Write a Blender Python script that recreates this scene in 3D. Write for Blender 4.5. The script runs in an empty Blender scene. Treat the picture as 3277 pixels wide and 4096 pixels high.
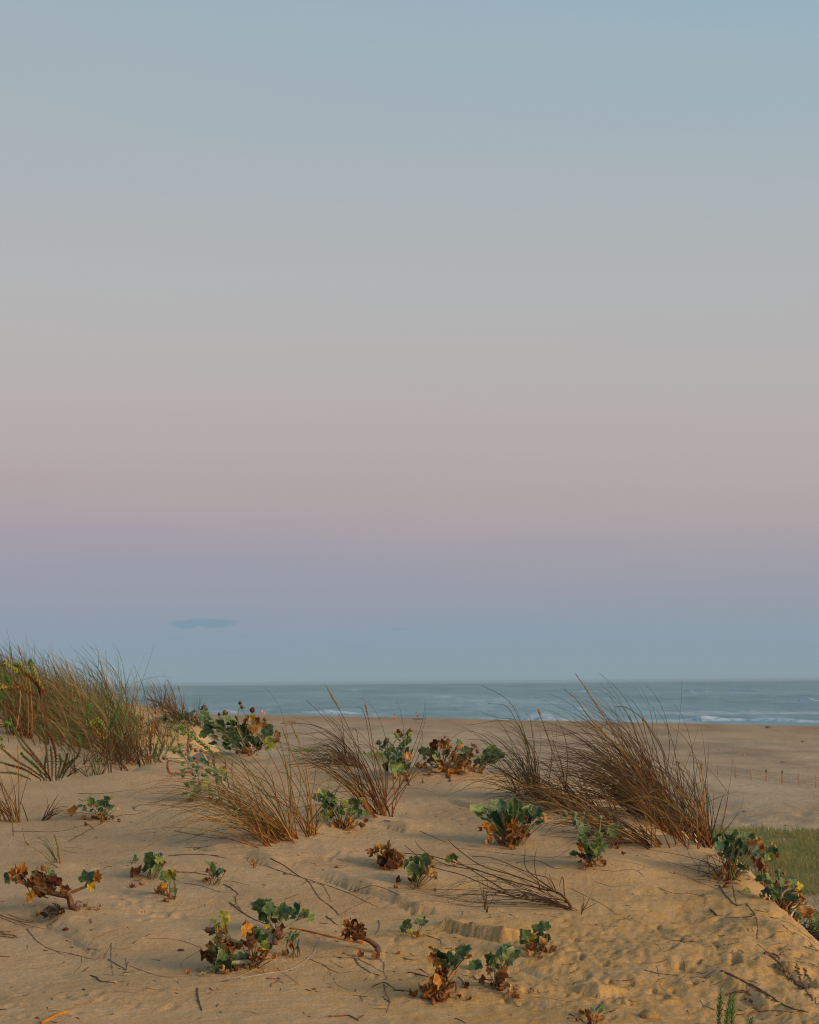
import bpy, math, random
import numpy as np
from mathutils import Vector, Matrix
R = math.radians
sc = bpy.context.scene
C = sc.collection

# ------------------------------------------------------------------ camera
F = 8663.0; CX, CY = 1638.5, 2048.0
PITCH = math.atan((2729 - 2048) / F); ROLL = R(-0.45)
cam = bpy.data.cameras.new('camera'); co = bpy.data.objects.new('camera', cam); C.objects.link(co)
cam.sensor_fit = 'VERTICAL'; cam.sensor_height = 22.3; cam.lens = 22.3 * F / 4096.0
cam.clip_start = 0.1; cam.clip_end = 60000
MR = Matrix.Rotation(math.pi / 2 + PITCH, 3, 'X') @ Matrix.Rotation(ROLL, 3, 'Z')
co.matrix_world = MR.to_4x4()
cam.dof.use_dof = True; cam.dof.focus_distance = 8.3; cam.dof.aperture_fstop = 9.0
sc.cycles.filter_width = 1.1
sc.camera = co
MRn = np.array(MR)

# ------------------------------------------------------------------ light
AZ = (0.80, -0.60)                      # direction (x, y) towards the light, behind and to the right of the camera
SUN_EL = 17.0
w = bpy.data.worlds.new("World"); sc.world = w; w.use_nodes = True
wn, wl = w.node_tree.nodes, w.node_tree.links
wn.clear()
def N(nt, t, **kw):
    n = nt.new(t)
    for k, v in kw.items(): setattr(n, k, v)
    return n
def lin(h):
    h = h.lstrip('#'); v = [int(h[i:i + 2], 16) / 255 for i in (0, 2, 4)]
    return tuple(c / 12.92 if c <= .04045 else ((c + .055) / 1.055) ** 2.4 for c in v) + (1,)
tc = N(wn, 'ShaderNodeTexCoord')
sep = N(wn, 'ShaderNodeSeparateXYZ'); wl.new(tc.outputs['Generated'], sep.inputs[0])
SKY_L = [(0, '#8b9ea6'), (.008, '#879ba7'), (.018, '#8599a9'), (.030, '#8c98aa'), (.045, '#9397a8'), (.058, '#9b98a8'), (.072, '#a49aa4'), (.088, '#ad9fa2'), (.105, '#b2a4a4'), (.125, '#b5abaa'), (.15, '#b4afae'), (.18, '#b3b2b2'), (.21, '#aeb1b3'), (.25, '#a8b1b7'), (.314, '#a0b0b9'), (.6, '#7f9cb8'), (1, '#6c8db5')]
SKY_R = [(0, '#899da6'), (.008, '#869ca8'), (.018, '#869ba9'), (.030, '#8f99a8'), (.045, '#9699a6'), (.06, '#a09ca4'), (.075, '#aba1a3'), (.09, '#b0a6a5'), (.105, '#b3aaa9'), (.135, '#b3aead'), (.165, '#b2b1b1'), (.195, '#aeb2b3'), (.225, '#a9b2b7'), (.27, '#9eb2bc'), (.314, '#95b1bd'), (.6, '#7a9fbb'), (1, '#6c8db5')]
def mth(op, a, b=None, c=None, clamp=False, nt=wn, lk=wl):
    m = N(nt, 'ShaderNodeMath', operation=op, use_clamp=clamp)
    for i, v in enumerate((a, b, c)):
        if v is None: continue
        if isinstance(v, (int, float)): m.inputs[i].default_value = v
        else: lk.new(v, m.inputs[i])
    return m.outputs[0]
_mp = N(wn, 'ShaderNodeMapping'); _mp.inputs['Scale'].default_value = (3, 3, 26); wl.new(tc.outputs['Generated'], _mp.inputs[0])
_nz = N(wn, 'ShaderNodeTexNoise'); _nz.inputs['Scale'].default_value = 1.3; _nz.inputs['Detail'].default_value = 4; wl.new(_mp.outputs[0], _nz.inputs[0])
ZS = None
def ramp(stops):
    global ZS
    if ZS is None: ZS = mth('ADD', sep.outputs[2], mth('MULTIPLY', mth('SUBTRACT', _nz.outputs[0], .5), .022))
    r = N(wn, 'ShaderNodeValToRGB'); cr = r.color_ramp; cr.interpolation = 'B_SPLINE'
    while len(cr.elements) < len(stops): cr.elements.new(.5)
    for e, (p, c) in zip(cr.elements, stops): e.position = p; e.color = lin(c)
    wl.new(ZS, r.inputs[0]); return r
rl, rr = ramp(SKY_L), ramp(SKY_R)
az = mth('MULTIPLY_ADD', sep.outputs[0], 2.6, 0.5, clamp=True)
mx = N(wn, 'ShaderNodeMix', data_type='RGBA'); wl.new(az, mx.inputs[0]); wl.new(rl.outputs[0], mx.inputs[6]); wl.new(rr.outputs[0], mx.inputs[7])
skycol = mx.outputs[2]
def streak(u0, v0, su, sv, amp):
    u = mth('DIVIDE', sep.outputs[0], sep.outputs[1]); v = mth('DIVIDE', sep.outputs[2], sep.outputs[1])
    n2 = N(wn, 'ShaderNodeTexNoise'); n2.inputs['Scale'].default_value = 75; n2.inputs['Detail'].default_value = 5.0
    wl.new(tc.outputs['Generated'], n2.inputs[0])
    jit = mth('MULTIPLY', mth('SUBTRACT', n2.outputs[0], .5), 1.9)
    a = mth('POWER', mth('ABSOLUTE', mth('DIVIDE', mth('SUBTRACT', u, u0), su)), 2)
    b = mth('POWER', mth('ABSOLUTE', mth('ADD', mth('DIVIDE', mth('SUBTRACT', v, v0), sv), jit)), 2)
    g = mth('SUBTRACT', 1, mth('ADD', a, b), clamp=True)
    g = mth('MULTIPLY', mth('SMOOTH_MIN', mth('MULTIPLY', g, .9), .5, .35), amp / .5)
    return mth('MULTIPLY', g, mth('GREATER_THAN', sep.outputs[1], 0))
def px2dir(px, py):
    d = MRn @ np.array([(px - CX) / F, -(py - CY) / F, -1.0]); return d / d[1]
cl = None
for (px, py, hw, hh, am) in [(815, 2492, 155, 24, .62), (1600, 2518, 55, 8, .22), (980, 2545, 45, 7, .16), (700, 2553, 60, 7, .14), (1420, 2590, 120, 9, .08), (950, 2610, 160, 9, .08)]:
    d = px2dir(px, py); s = streak(float(d[0]), float(d[2]), hw / F, hh / F, am)
    cl = s if cl is None else mth('ADD', cl, s)
cm = N(wn, 'ShaderNodeMix', data_type='RGBA'); wl.new(cl, cm.inputs[0]); wl.new(skycol, cm.inputs[6]); cm.inputs[7].default_value = lin('#6c8fa2')
vm = N(wn, 'ShaderNodeVectorMath', operation='DOT_PRODUCT'); wl.new(tc.outputs['Generated'], vm.inputs[0])
vm.inputs[1].default_value = (AZ[0], AZ[1], 0.12)
gl = mth('MULTIPLY', mth('POWER', mth('MAXIMUM', vm.outputs['Value'], 0.0), 5.0), 1.6)
gc = N(wn, 'ShaderNodeMix', data_type='RGBA', blend_type='ADD'); gc.inputs[0].default_value = 1
wl.new(cm.outputs[2], gc.inputs[6])
gm = N(wn, 'ShaderNodeMix', data_type='RGBA', blend_type='MULTIPLY'); gm.inputs[0].default_value = 1
gcol = N(wn, 'ShaderNodeCombineXYZ')
for i, k in enumerate((1.0, .66, .36)): wl.new(mth('MULTIPLY', gl, k), gcol.inputs[i])
wl.new(gcol.outputs[0], gc.inputs[7])
sky = N(wn, 'ShaderNodeTexSky', sky_type='NISHITA'); sky.sun_disc = False; sky.sun_elevation = R(SUN_EL); sky.sun_rotation = math.atan2(AZ[0], AZ[1])
bg = N(wn, 'ShaderNodeBackground'); bg.inputs[1].default_value = 0.985; wl.new(gc.outputs[2], bg.inputs[0])
bg2 = N(wn, 'ShaderNodeBackground'); bg2.inputs[1].default_value = 0.004; wl.new(sky.outputs[0], bg2.inputs[0])
ads = N(wn, 'ShaderNodeAddShader'); wl.new(bg.outputs[0], ads.inputs[0]); wl.new(bg2.outputs[0], ads.inputs[1])
ow = N(wn, 'ShaderNodeOutputWorld'); wl.new(ads.outputs[0], ow.inputs[0])

sl = bpy.data.lights.new('sun', 'SUN'); sl.energy = 2.5; sl.angle = R(18); sl.color = (1.0, .74, .45)
so = bpy.data.objects.new('sun', sl); C.objects.link(so)
sv = Vector((AZ[0] * math.cos(R(SUN_EL)), AZ[1] * math.cos(R(SUN_EL)), math.sin(R(SUN_EL))))
so.rotation_euler = sv.to_track_quat('Z', 'Y').to_euler()
sc.view_settings.view_transform = 'Standard'; sc.view_settings.look = 'None'; sc.view_settings.exposure = 0.0; sc.view_settings.gamma = 1.0

# ------------------------------------------------------------------ materials
def new_mat(name):
    m = bpy.data.materials.new(name); m.use_nodes = True
    nt = m.node_tree; b = nt.nodes['Principled BSDF']; return m, nt, b
def noise(nt, vec, scale, detail=4, rough=.55, dist=0):
    n = N(nt.nodes, 'ShaderNodeTexNoise'); n.inputs['Scale'].default_value = scale; n.inputs['Detail'].default_value = detail
    n.inputs['Roughness'].default_value = rough; n.inputs['Distortion'].default_value = dist
    if vec is not None: nt.links.new(vec, n.inputs['Vector'])
    return n.outputs[0]
def rmp(nt, fac, stops, interp='LINEAR'):
    r = N(nt.nodes, 'ShaderNodeValToRGB'); cr = r.color_ramp; cr.interpolation = interp
    while len(cr.elements) < len(stops): cr.elements.new(.5)
    for e, (p, c) in zip(cr.elements, stops): e.position = p; e.color = c if len(c) == 4 else tuple(c) + (1,)
    nt.links.new(fac, r.inputs[0]); return r.outputs[0]
def mixc(nt, fac, a, b, bt='MIX'):
    m = N(nt.nodes, 'ShaderNodeMix', data_type='RGBA', blend_type=bt)
    for s, v in ((0, fac), (6, a), (7, b)):
        if isinstance(v, (int, float)): m.inputs[s].default_value = v
        elif isinstance(v, tuple): m.inputs[s].default_value = v if len(v) == 4 else v + (1,)
        else: nt.links.new(v, m.inputs[s])
    return m.outputs[2]
def bump(nt, b, h, strength, dist):
    n = N(nt.nodes, 'ShaderNodeBump'); n.inputs['Strength'].default_value = strength; n.inputs['Distance'].default_value = dist
    nt.links.new(h, n.inputs['Height']); nt.links.new(n.outputs[0], b.inputs['Normal'])
def vec_map(nt, scale=(1, 1, 1), rot=(0, 0, 0)):
    t = N(nt.nodes, 'ShaderNodeTexCoord'); m = N(nt.nodes, 'ShaderNodeMapping'); m.inputs['Scale'].default_value = scale; m.inputs['Rotation'].default_value = rot
    nt.links.new(t.outputs['Object'], m.inputs[0]); return m.outputs[0]

def mat_sand():
    m, nt, b = new_mat('dune_sand')
    v = vec_map(nt)
    c = rmp(nt, noise(nt, v, 2.2, 6), [(.3, (.415, .268, .138)), (.5, (.478, .318, .168)), (.7, (.52, .355, .196))])
    at = N(nt.nodes, 'ShaderNodeAttribute', attribute_name='damp_warm_light')
    f = mth('MULTIPLY', at.outputs['Fac'], rmp(nt, noise(nt, v, 14, 5), [(.3, (.2,) * 3), (.62, (1,) * 3)]), nt=nt.nodes, lk=nt.links)
    c = mixc(nt, f, c, (.50, .282, .088))  # ochre tint: moist bank sand and painted-in warm light
    g = rmp(nt, noise(nt, v, 260, 2, .7), [(.3, (.8,) * 3), (.5, (1.0,) * 3), (.7, (1.12,) * 3)])
    c = mixc(nt, 1.0, c, g, 'MULTIPLY')
    # scattered dark crumbs and plant bits
    vo = N(nt.nodes, 'ShaderNodeTexVoronoi'); vo.inputs['Scale'].default_value = 13; nt.links.new(v, vo.inputs['Vector'])
    dk = rmp(nt, vo.outputs['Distance'], [(.045, (1,) * 3), (.075, (0,) * 3)])
    sel = rmp(nt, noise(nt, v, 5.3, 2), [(.55, (0,) * 3), (.6, (1,) * 3)])
    dk = mth('MULTIPLY', dk, sel, nt=nt.nodes, lk=nt.links)
    c = mixc(nt, mth('MULTIPLY', dk, .55, nt=nt.nodes, lk=nt.links), c, (.13, .07, .035))
    nt.links.new(c, b.inputs['Base Color']); b.inputs['Roughness'].default_value = 1; b.inputs['Specular IOR Level'].default_value = .1
    h = mth('ADD', noise(nt, v, 55, 5, .6), mth('MULTIPLY', noise(nt, v, 300, 2), .35, nt=nt.nodes, lk=nt.links), nt=nt.nodes, lk=nt.links)
    h = mth('ADD', h, mth('MULTIPLY', dk, .3, nt=nt.nodes, lk=nt.links), nt=nt.nodes, lk=nt.links)
    mk = noise(nt, vec_map(nt, (9, 26, 9), (0, 0, R(-32))), 1, 5, .65); h = mth('ADD', h, mth('MULTIPLY', mk, 1.3, nt=nt.nodes, lk=nt.links), nt=nt.nodes, lk=nt.links); bump(nt, b, h, .8, .009)
    return m
def mat_beach():
    m, nt, b = new_mat('beach_sand')
    v = vec_map(nt, (1, .35, 1), (0, 0, R(-25)))
    c = rmp(nt, noise(nt, v, .25, 6), [(.3, (.37, .26, .152)), (.5, (.45, .325, .195)), (.7, (.51, .38, .235))])
    v2 = vec_map(nt)
    at = N(nt.nodes, 'ShaderNodeAttribute', attribute_name='wet')
    c = mixc(nt, at.outputs['Fac'], c, (.40, .25, .135))
    at = N(nt.nodes, 'ShaderNodeAttribute', attribute_name='green')
    g = mth('MULTIPLY', at.outputs['Fac'], rmp(nt, noise(nt, v2, .8, 5), [(.3, (.35,) * 3), (.6, (1,) * 3)]), nt=nt.nodes, lk=nt.links)
    c = mixc(nt, g, c, (.13, .135, .05))
    nt.links.new(c, b.inputs['Base Color']); b.inputs['Roughness'].default_value = 1; b.inputs['Specular IOR Level'].default_value = .1
    v3 = vec_map(nt, (.16, .035, 1), (0, 0, R(-22))); c2 = noise(nt, v3, 1, 6, .6)
    c = mixc(nt, 1.0, c, rmp(nt, c2, [(.34, (.78,) * 3), (.5, (1,) * 3), (.64, (1.1,) * 3)]), 'MULTIPLY'); nt.links.new(c, b.inputs['Base Color'])
    bump(nt, b, noise(nt, v2, 1.3, 6, .65), 1.0, .3)
    return m
def mat_sea():
    m, nt, b = new_mat('sea_water')
    t = N(nt.nodes, 'ShaderNodeTexCoord')
    def mp(s, r=8):
        q = N(nt.nodes, 'ShaderNodeMapping'); q.inputs['Scale'].default_value = s; q.inputs['Rotation'].default_value = (0, 0, R(r)); nt.links.new(t.outputs['Object'], q.inputs[0]); return q.outputs[0]
    n1 = noise(nt, mp((.12, .022, 1), 3), 1, 6, .7); n2 = noise(nt, mp((.014, .0022, 1), -3), 1, 6, .62); n3 = noise(nt, mp((.10, .012, 1), 0), 1, 5, .7)
    s = mth('ADD', mth('MULTIPLY', n1, .5, nt=nt.nodes, lk=nt.links), mth('MULTIPLY', n2, .5, nt=nt.nodes, lk=nt.links), nt=nt.nodes, lk=nt.links)
    c = rmp(nt, s, [(.38, (.125, .215, .22)), (.5, (.205, .315, .32)), (.62, (.31, .42, .425))])
    foam = rmp(nt, mth('ADD', mth('MULTIPLY', n2, .40, nt=nt.nodes, lk=nt.links), mth('MULTIPLY', n3, .60, nt=nt.nodes, lk=nt.links), nt=nt.nodes, lk=nt.links), [(.58, (0,) * 3), (.63, (1,) * 3)])
    c = mixc(nt, mth('MULTIPLY', foam, .6, nt=nt.nodes, lk=nt.links), c, (.55, .6, .62))
    nt.links.new(c, b.inputs['Base Color']); b.inputs['Roughness'].default_value = .55; b.inputs['IOR'].default_value = 1.33
    b.inputs['Specular IOR Level'].default_value = .35
    bump(nt, b, n1, .5, 1.6)
    return m
def mat_foam():
    m, nt, b = new_mat('sea_foam')
    t = N(nt.nodes, 'ShaderNodeTexCoord')
    q = N(nt.nodes, 'ShaderNodeMapping'); q.inputs['Scale'].default_value = (.55, .5, 2.5); nt.links.new(t.outputs['Object'], q.inputs[0])
    at = N(nt.nodes, 'ShaderNodeAttribute', attribute_name='foam')
    f = mth('MULTIPLY', at.outputs['Fac'], rmp(nt, noise(nt, q.outputs[0], 1, 5, .65), [(.36, (.12,) * 3), (.56, (1,) * 3)]), nt=nt.nodes, lk=nt.links)
    c = mixc(nt, f, (.2, .3, .3), (.62, .67, .71))
    nt.links.new(c, b.inputs['Base Color']); b.inputs['Roughness'].default_value = .7
    return m
def mat_plant(name, trans=.0, rough=.6, nscale=60):
    m, nt, b = new_mat(name)
    at = N(nt.nodes, 'ShaderNodeAttribute', attribute_name='Col')
    v = vec_map(nt)
    c = mixc(nt, 1.0, at.outputs['Color'], rmp(nt, noise(nt, v, nscale, 4), [(.3, (.62,) * 3), (.5, (.98,) * 3), (.7, (1.3,) * 3)]), 'MULTIPLY')
    nt.links.new(c, b.inputs['Base Color']); b.inputs['Roughness'].default_value = rough; b.inputs['Specular IOR Level'].default_value = .25
    if trans:
        tr = N(nt.nodes, 'ShaderNodeBsdfTranslucent'); nt.links.new(c, tr.inputs[0])
        mi = N(nt.nodes, 'ShaderNodeMixShader'); mi.inputs[0].default_value = trans
        nt.links.new(b.outputs[0], mi.inputs[1]); nt.links.new(tr.outputs[0], mi.inputs[2])
        nt.links.new(mi.outputs[0], nt.nodes['Material Output'].inputs[0])
    return m
SAND, BEACH, SEA, FOAM = mat_sand(), mat_beach(), mat_sea(), mat_foam()
LEAF = mat_plant('leaf', .18, .55, 70); GRASS = mat_plant('grass_blade', .12, .65, 25); WOOD = mat_plant('dry_stem', 0, .85, 120); CLOTH = mat_plant('cloth_and_skin', 0, .8, 4)

# ------------------------------------------------------------------ numpy noise
_NT = {}
def vnoise(x, y, seed):
    if seed not in _NT: _NT[seed] = np.random.RandomState(seed).rand(256, 256)
    T = _NT[seed]
    xi = np.floor(x).astype(int); yi = np.floor(y).astype(int); fx = x - xi; fy = y - yi
    fx = fx * fx * (3 - 2 * fx); fy = fy * fy * (3 - 2 * fy)
    a = T[xi % 256, yi % 256]; b = T[(xi + 1) % 256, yi % 256]; c = T[xi % 256, (yi + 1) % 256]; d = T[(xi + 1) % 256, (yi + 1) % 256]
    return (a * (1 - fx) + b * fx) * (1 - fy) + (c * (1 - fx) + d * fx) * fy - .5
def fbm(x, y, seed, octv=4, g=.5):
    s = 0; a = 1
    for k in range(octv):
        s = s + a * vnoise(x * 2 ** k + 17.3 * k, y * 2 ** k + 5.1 * k, seed + k); a *= g
    return s
def sstep(a, b, x):
    t = np.clip((x - a) / (b - a), 0, 1); return t * t * (3 - 2 * t)

# ------------------------------------------------------------------ ground (dune)
def P(px, py, Y):
    d = MRn @ np.array([(px - CX) / F, -(py - CY) / F, -1.0]); d = d * (Y / d[1]); return d
CP = []
def cp(px, py, Y): CP.append(tuple(P(px, py, Y)))
for x in (-500, 300, 1100, 1700, 2300, 3000, 3800):
    cp(x, 6200, 2.6); cp(x, 4800, 4.4)
for x in (-400, 350, 1000, 1640, 2250, 2800): 
    cp(x, 4300, 5.4); cp(x, 4096, 6.0)
cp(3277, 4250, 5.3); cp(3277, 4096, 5.7); cp(3700, 4300, 5.2)
for x in (-400, 100, 600, 1100, 1600, 2100): cp(x, 3900, 6.65)
cp(2500, 3900, 6.6); cp(2850, 3900, 6.6); cp(3277, 3950, 6.35)
for x in (-400, 50, 500, 1000, 1500): cp(x, 3720, 7.3)
cp(1950, 3760, 7.15); cp(2300, 3760, 7.3); cp(2650, 3740, 7.4); cp(3000, 3760, 7.2)
for x in (-400, 50, 500, 1000): cp(x, 3560, 8.05)
cp(1500, 3570, 8.0); cp(2000, 3590, 8.0); cp(2400, 3590, 8.1); cp(2750, 3590, 8.15)
for x in (-400, 50, 500, 900, 1300, 1750, 2150): cp(x, 3400, 8.9)
cp(2500, 3440, 8.8); cp(2750, 3460, 8.75)
for x in (-400, 50, 500, 900, 1300, 1700): cp(x, 3270, 9.75)
cp(2100, 3270, 9.8); cp(2480, 3310, 9.6); cp(2700, 3370, 9.3)
for x in (-350, 50, 400, 750, 1150, 1500, 1900): cp(x, 3170, 10.6)
cp(2300, 3185, 10.6); cp(2560, 3245, 10.2)
def fall(p, steps):
    for dY, dz in steps: CP.append((p[0] * (1 + dY / p[1]), p[1] + dY, p[2] + dz))
# lip of the hollow, on the left
for x, y, Y in ((-350, 3100, 11.4), (0, 3110, 11.4), (240, 3114, 11.4), (430, 3096, 11.5), (560, 3062, 11.8), (640, 3040, 12.1)):
    cp(x, y, Y); fall(P(x, y, Y), ((.25, -.10), (.9, -.42)))
# second dune behind the hollow
for x, y, Y in ((-350, 3050, 13.4), (0, 3050, 13.4), (250, 3060, 13.4), (480, 3050, 13.6), (-350, 2960, 14.6), (50, 2960, 14.6), (300, 2985, 14.6), (520, 2990, 14.6), (680, 2995, 14.0),
                (-350, 2830, 16.3), (80, 2850, 16.3), (350, 2880, 16.3), (600, 2900, 16.3), (790, 2940, 15.5)):
    cp(x, y, Y)
for x, y, Y in ((-350, 2700, 18.4), (0, 2738, 18.4), (180, 2755, 18.4), (340, 2790, 18.4), (470, 2812, 18.8), (580, 2815, 19), (700, 2832, 19), (790, 2868, 18.5), (850, 2930, 17.5)):
    cp(x, y, Y); fall(P(x, y, Y), ((1.2, -.25), (3.5, -1.6), (8, -5), (13, -8)))
# crest in the middle and on the right
for x, y, Y in ((760, 2995, 13.0), (880, 2995, 12.8), (1000, 3003, 12.6), (1150, 3022, 12.2), (1290, 3038, 12), (1430, 3072, 11.7), (1560, 3090, 11.5), (1700, 3086, 11.5), (1850, 3088, 11.5), (2000, 3092, 11.5),
                (2150, 3100, 11.5), (2320, 3100, 11.5), (2480, 3100, 11.3), (2620, 3160, 10.8), (2740, 3245, 10.2), (2860, 3370, 9.5)):
    cp(x, y, Y)
    if x < 1400: fall(P(x, y, Y), ((.8, -.16), (2.2, -.6), (4.5, -1.3), (8, -3), (13, -7)))
    else: fall(P(x, y, Y), ((.8, -.16), (2.2, -.95), (5, -3.2), (9, -6.2), (13, -8)))
for x, y, Y in ((2975, 3345, 9.1), (3060, 3415, 8.6), (3140, 3515, 8.1), (3215, 3640, 7.65), (3290, 3750, 7.3), (3410, 3870, 6.9), (3610, 4050, 6.5)):
    cp(x, y, Y); fall(P(x, y, Y), ((.5, -.09), (1.3, -.5), (2.6, -1.5), (5, -3.5), (9, -6.5)))
CP.append((4.5, 8.5, -3.0)); CP.append((6, 12, -6.0)); CP.append((3.6, 5.5, -1.6)); CP.append((4, 3, -1.7))
for x in (-.42, -.2, 0, .2, .42):
    CP.append((x * 1.4, 1.4, -1.1)); CP.append((x * 2.0, 2.0, -1.08))
for Y, zl in ((3, -1.0), (4.5, -1.0), (6, -.92), (7.5, -.78), (9, -.64), (10.5, -.52), (13.4, -.5), (14.6, -.4), (16.3, -.15), (18.4, .05), (20, -.3), (23, -2), (27, -5.5), (33, -8)):
    CP.append((-.34 * Y, Y, zl)); CP.append((-.43 * Y, Y, zl))
for Y, zl in ((3, -1.15), (4.5, -1.35), (5.5, -1.9), (6.5, -2.4), (7.5, -3.0), (9, -3.8), (10.5, -5), (13, -7), (17, -8.5), (22, -9), (33, -9)):
    CP.append((.32 * Y, Y, zl)); CP.append((.43 * Y, Y, zl - .5))
for u in (-.2, -.1, 0, .1, .2):
    CP.append((u * 33, 33, -8.5)); CP.append((u * 27, 27, -7.5))
CPa = np.array(CP)
pU, pV = 9 * CPa[:, 0] / CPa[:, 1], 9 * np.log(CPa[:, 1])
def tps(X, Y, blur=True):          # moving least squares: a plane fitted to the nearby heights
    out = np.empty(X.size); xs, ys = X.ravel(), Y.ravel()
    for i in range(0, X.size, 20000):
        a, b = xs[i:i + 20000, None], ys[i:i + 20000, None]
        d2 = (9 * a / b - pU) ** 2 + (9 * np.log(b) - pV) ** 2
        wt = np.exp(-d2 / .6) / (d2 + .008) + 1e-6 / (d2 + .1)
        dx, dy = CPa[:, 0] - a, CPa[:, 1] - b; z = CPa[:, 2]
        S0, Sx, Sy = wt.sum(1), (wt * dx).sum(1), (wt * dy).sum(1)
        reg = .05 * S0
        Sxx, Sxy, Syy = (wt * dx * dx).sum(1) + reg, (wt * dx * dy).sum(1), (wt * dy * dy).sum(1) + reg
        Tz, Tx, Ty = (wt * z).sum(1), (wt * dx * z).sum(1), (wt * dy * z).sum(1)
        A = np.stack([np.stack([S0, Sx, Sy], -1), np.stack([Sx, Sxx, Sxy], -1), np.stack([Sy, Sxy, Syy], -1)], -2)
        out[i:i + 20000] = np.linalg.solve(A, np.stack([Tz, Tx, Ty], -1)[..., None])[:, 0, 0]
    out = out.reshape(X.shape)
    for _ in range(1 if blur else 0):
        q = np.pad(out, 1, mode='edge'); out = (q[1:-1, 1:-1] * 4 + 2 * (q[:-2, 1:-1] + q[2:, 1:-1] + q[1:-1, :-2] + q[1:-1, 2:]) + q[:-2, :-2] + q[:-2, 2:] + q[2:, :-2] + q[2:, 2:]) / 16
    return out
NU, NV = 820, 1150
UMIN, UMAX, Y0, Y1 = -.42, .42, 1.5, 34.0
lY = np.linspace(0, 1, NV)
def y_of(v): return Y0 * (Y1 / Y0) ** v
Ug, Vg = np.meshgrid(np.linspace(UMIN, UMAX, NU), lY)
GY = y_of(Vg); GX = Ug * GY
PZ = CPa[:, 2].copy()
for _ in range(4):      # pull the fitted sheet back onto the wanted heights
    fitv = tps(CPa[:, 0][None], CPa[:, 1][None], False)[0]; CPa[:, 2] += .8 * (PZ - fitv)
cU, cV = np.meshgrid(np.linspace(UMIN, UMAX, 206), np.linspace(0, 1, 384))
cYy = y_of(cV); cZ = tps(cU * cYy, cYy)
_mk = sstep(.115, .145, cU) * sstep(10.2, 9.2, cYy)
for _ in range(9):
    q = np.pad(cZ, 1, mode='edge'); bl = (q[1:-1, 1:-1] * 4 + 2 * (q[:-2, 1:-1] + q[2:, 1:-1] + q[1:-1, :-2] + q[1:-1, 2:]) + q[:-2, :-2] + q[:-2, 2:] + q[2:, :-2] + q[2:, 2:]) / 16
    cZ = cZ * (1 - _mk) + bl * _mk
def bil(Z, u, v):
    h, w_ = Z.shape
    fu = np.clip((u - UMIN) / (UMAX - UMIN) * (w_ - 1), 0, w_ - 1.001); fv = np.clip(v * (h - 1), 0, h - 1.001)
    i, j = fu.astype(int), fv.astype(int); a, b = fu - i, fv - j
    return (Z[j, i] * (1 - a) + Z[j, i + 1] * a) * (1 - b) + (Z[j + 1, i] * (1 - a) + Z[j + 1, i + 1] * a) * b
def cub(Z, u, v):   # Catmull-Rom upsample
    h, w_ = Z.shape
    fu = np.clip((u - UMIN) / (UMAX - UMIN) * (w_ - 1), 1, w_ - 2.001); fv = np.clip(v * (h - 1), 1, h - 2.001)
    i, j = fu.astype(int), fv.astype(int); a, b = fu - i, fv - j
    def wts(t): return (-.5 * t + t * t - .5 * t ** 3, 1 - 2.5 * t * t + 1.5 * t ** 3, .5 * t + 2 * t * t - 1.5 * t ** 3, -.5 * t * t + .5 * t ** 3)
    wa, wb = wts(a), wts(b); s = 0
    for m in range(4):
        row = 0
        for k in range(4): row = row + wa[k] * Z[np.clip(j + m - 1, 0, h - 1), np.clip(i + k - 1, 0, w_ - 1)]
        s = s + wb[m] * row
    return s
GZ = cub(cZ, Ug, Vg)
class Ground:
    Z = GZ
def gz(X, Y):
    X = np.asarray(X, float); Y = np.asarray(Y, float)
    return bil(Ground.Z, X / Y, np.log(np.maximum(Y, Y0) / Y0) / math.log(Y1 / Y0))
_LOGR = math.log(Y1 / Y0)
def gzs(x, y):
    fu = (x / y - UMIN) / (UMAX - UMIN) * (NU - 1); fv = math.log(y / Y0) / _LOGR * (NV - 1)
    if not (0 <= fu < NU - 1.01 and 0 <= fv < NV - 1.01): return -99.0
    i, j = int(fu), int(fv); a, b = fu - i, fv - j; Z = Ground.Z
    return float((Z[j, i] * (1 - a) + Z[j, i + 1] * a) * (1 - b) + (Z[j + 1, i] * (1 - a) + Z[j + 1, i + 1] * a) * b)
MARCH = np.exp(np.linspace(math.log(2.0), math.log(30.0), 1600))
def gp(px, py, far=30, near=2.0):
    d = P(px, py, 1.0); Ys = MARCH[(MARCH < far) & (MARCH > near)]
    diff = d[2] * Ys - gz(d[0] * Ys, Ys)
    k = np.argmax(diff < 0)
    if not (diff < 0).any(): k = np.argmin(diff)
    elif k > 0:
        t = diff[k - 1] / (diff[k - 1] - diff[k]); Yk = Ys[k - 1] + t * (Ys[k] - Ys[k - 1])
        return np.array([d[0] * Yk, Yk, d[2] * Yk])
    Yk = Ys[k]; return np.array([d[0] * Yk, Yk, float(gz(d[0] * Yk, Yk))])

# px regions of my notes -> photograph pixels
REG = {'A': (0, 2500, .4754), 'B': (700, 2700, .5217), 'C': (1400, 2700, .5217), 'D': (2100, 2650, .5217), 'E': (2577, 3100, .462),
       'F': (0, 3150, .4754), 'G': (700, 3400, .5217), 'H': (1400, 3350, .7536), 'I': (500, 2780, .2667), 'J': (0, 2600, .2899), 'K': (2600, 2680, .3924), 'P': (0, 0, 1)}
def px_(reg, x, y): o = REG[reg]; return o[0] + x * o[2], o[1] + y * o[2]

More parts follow.
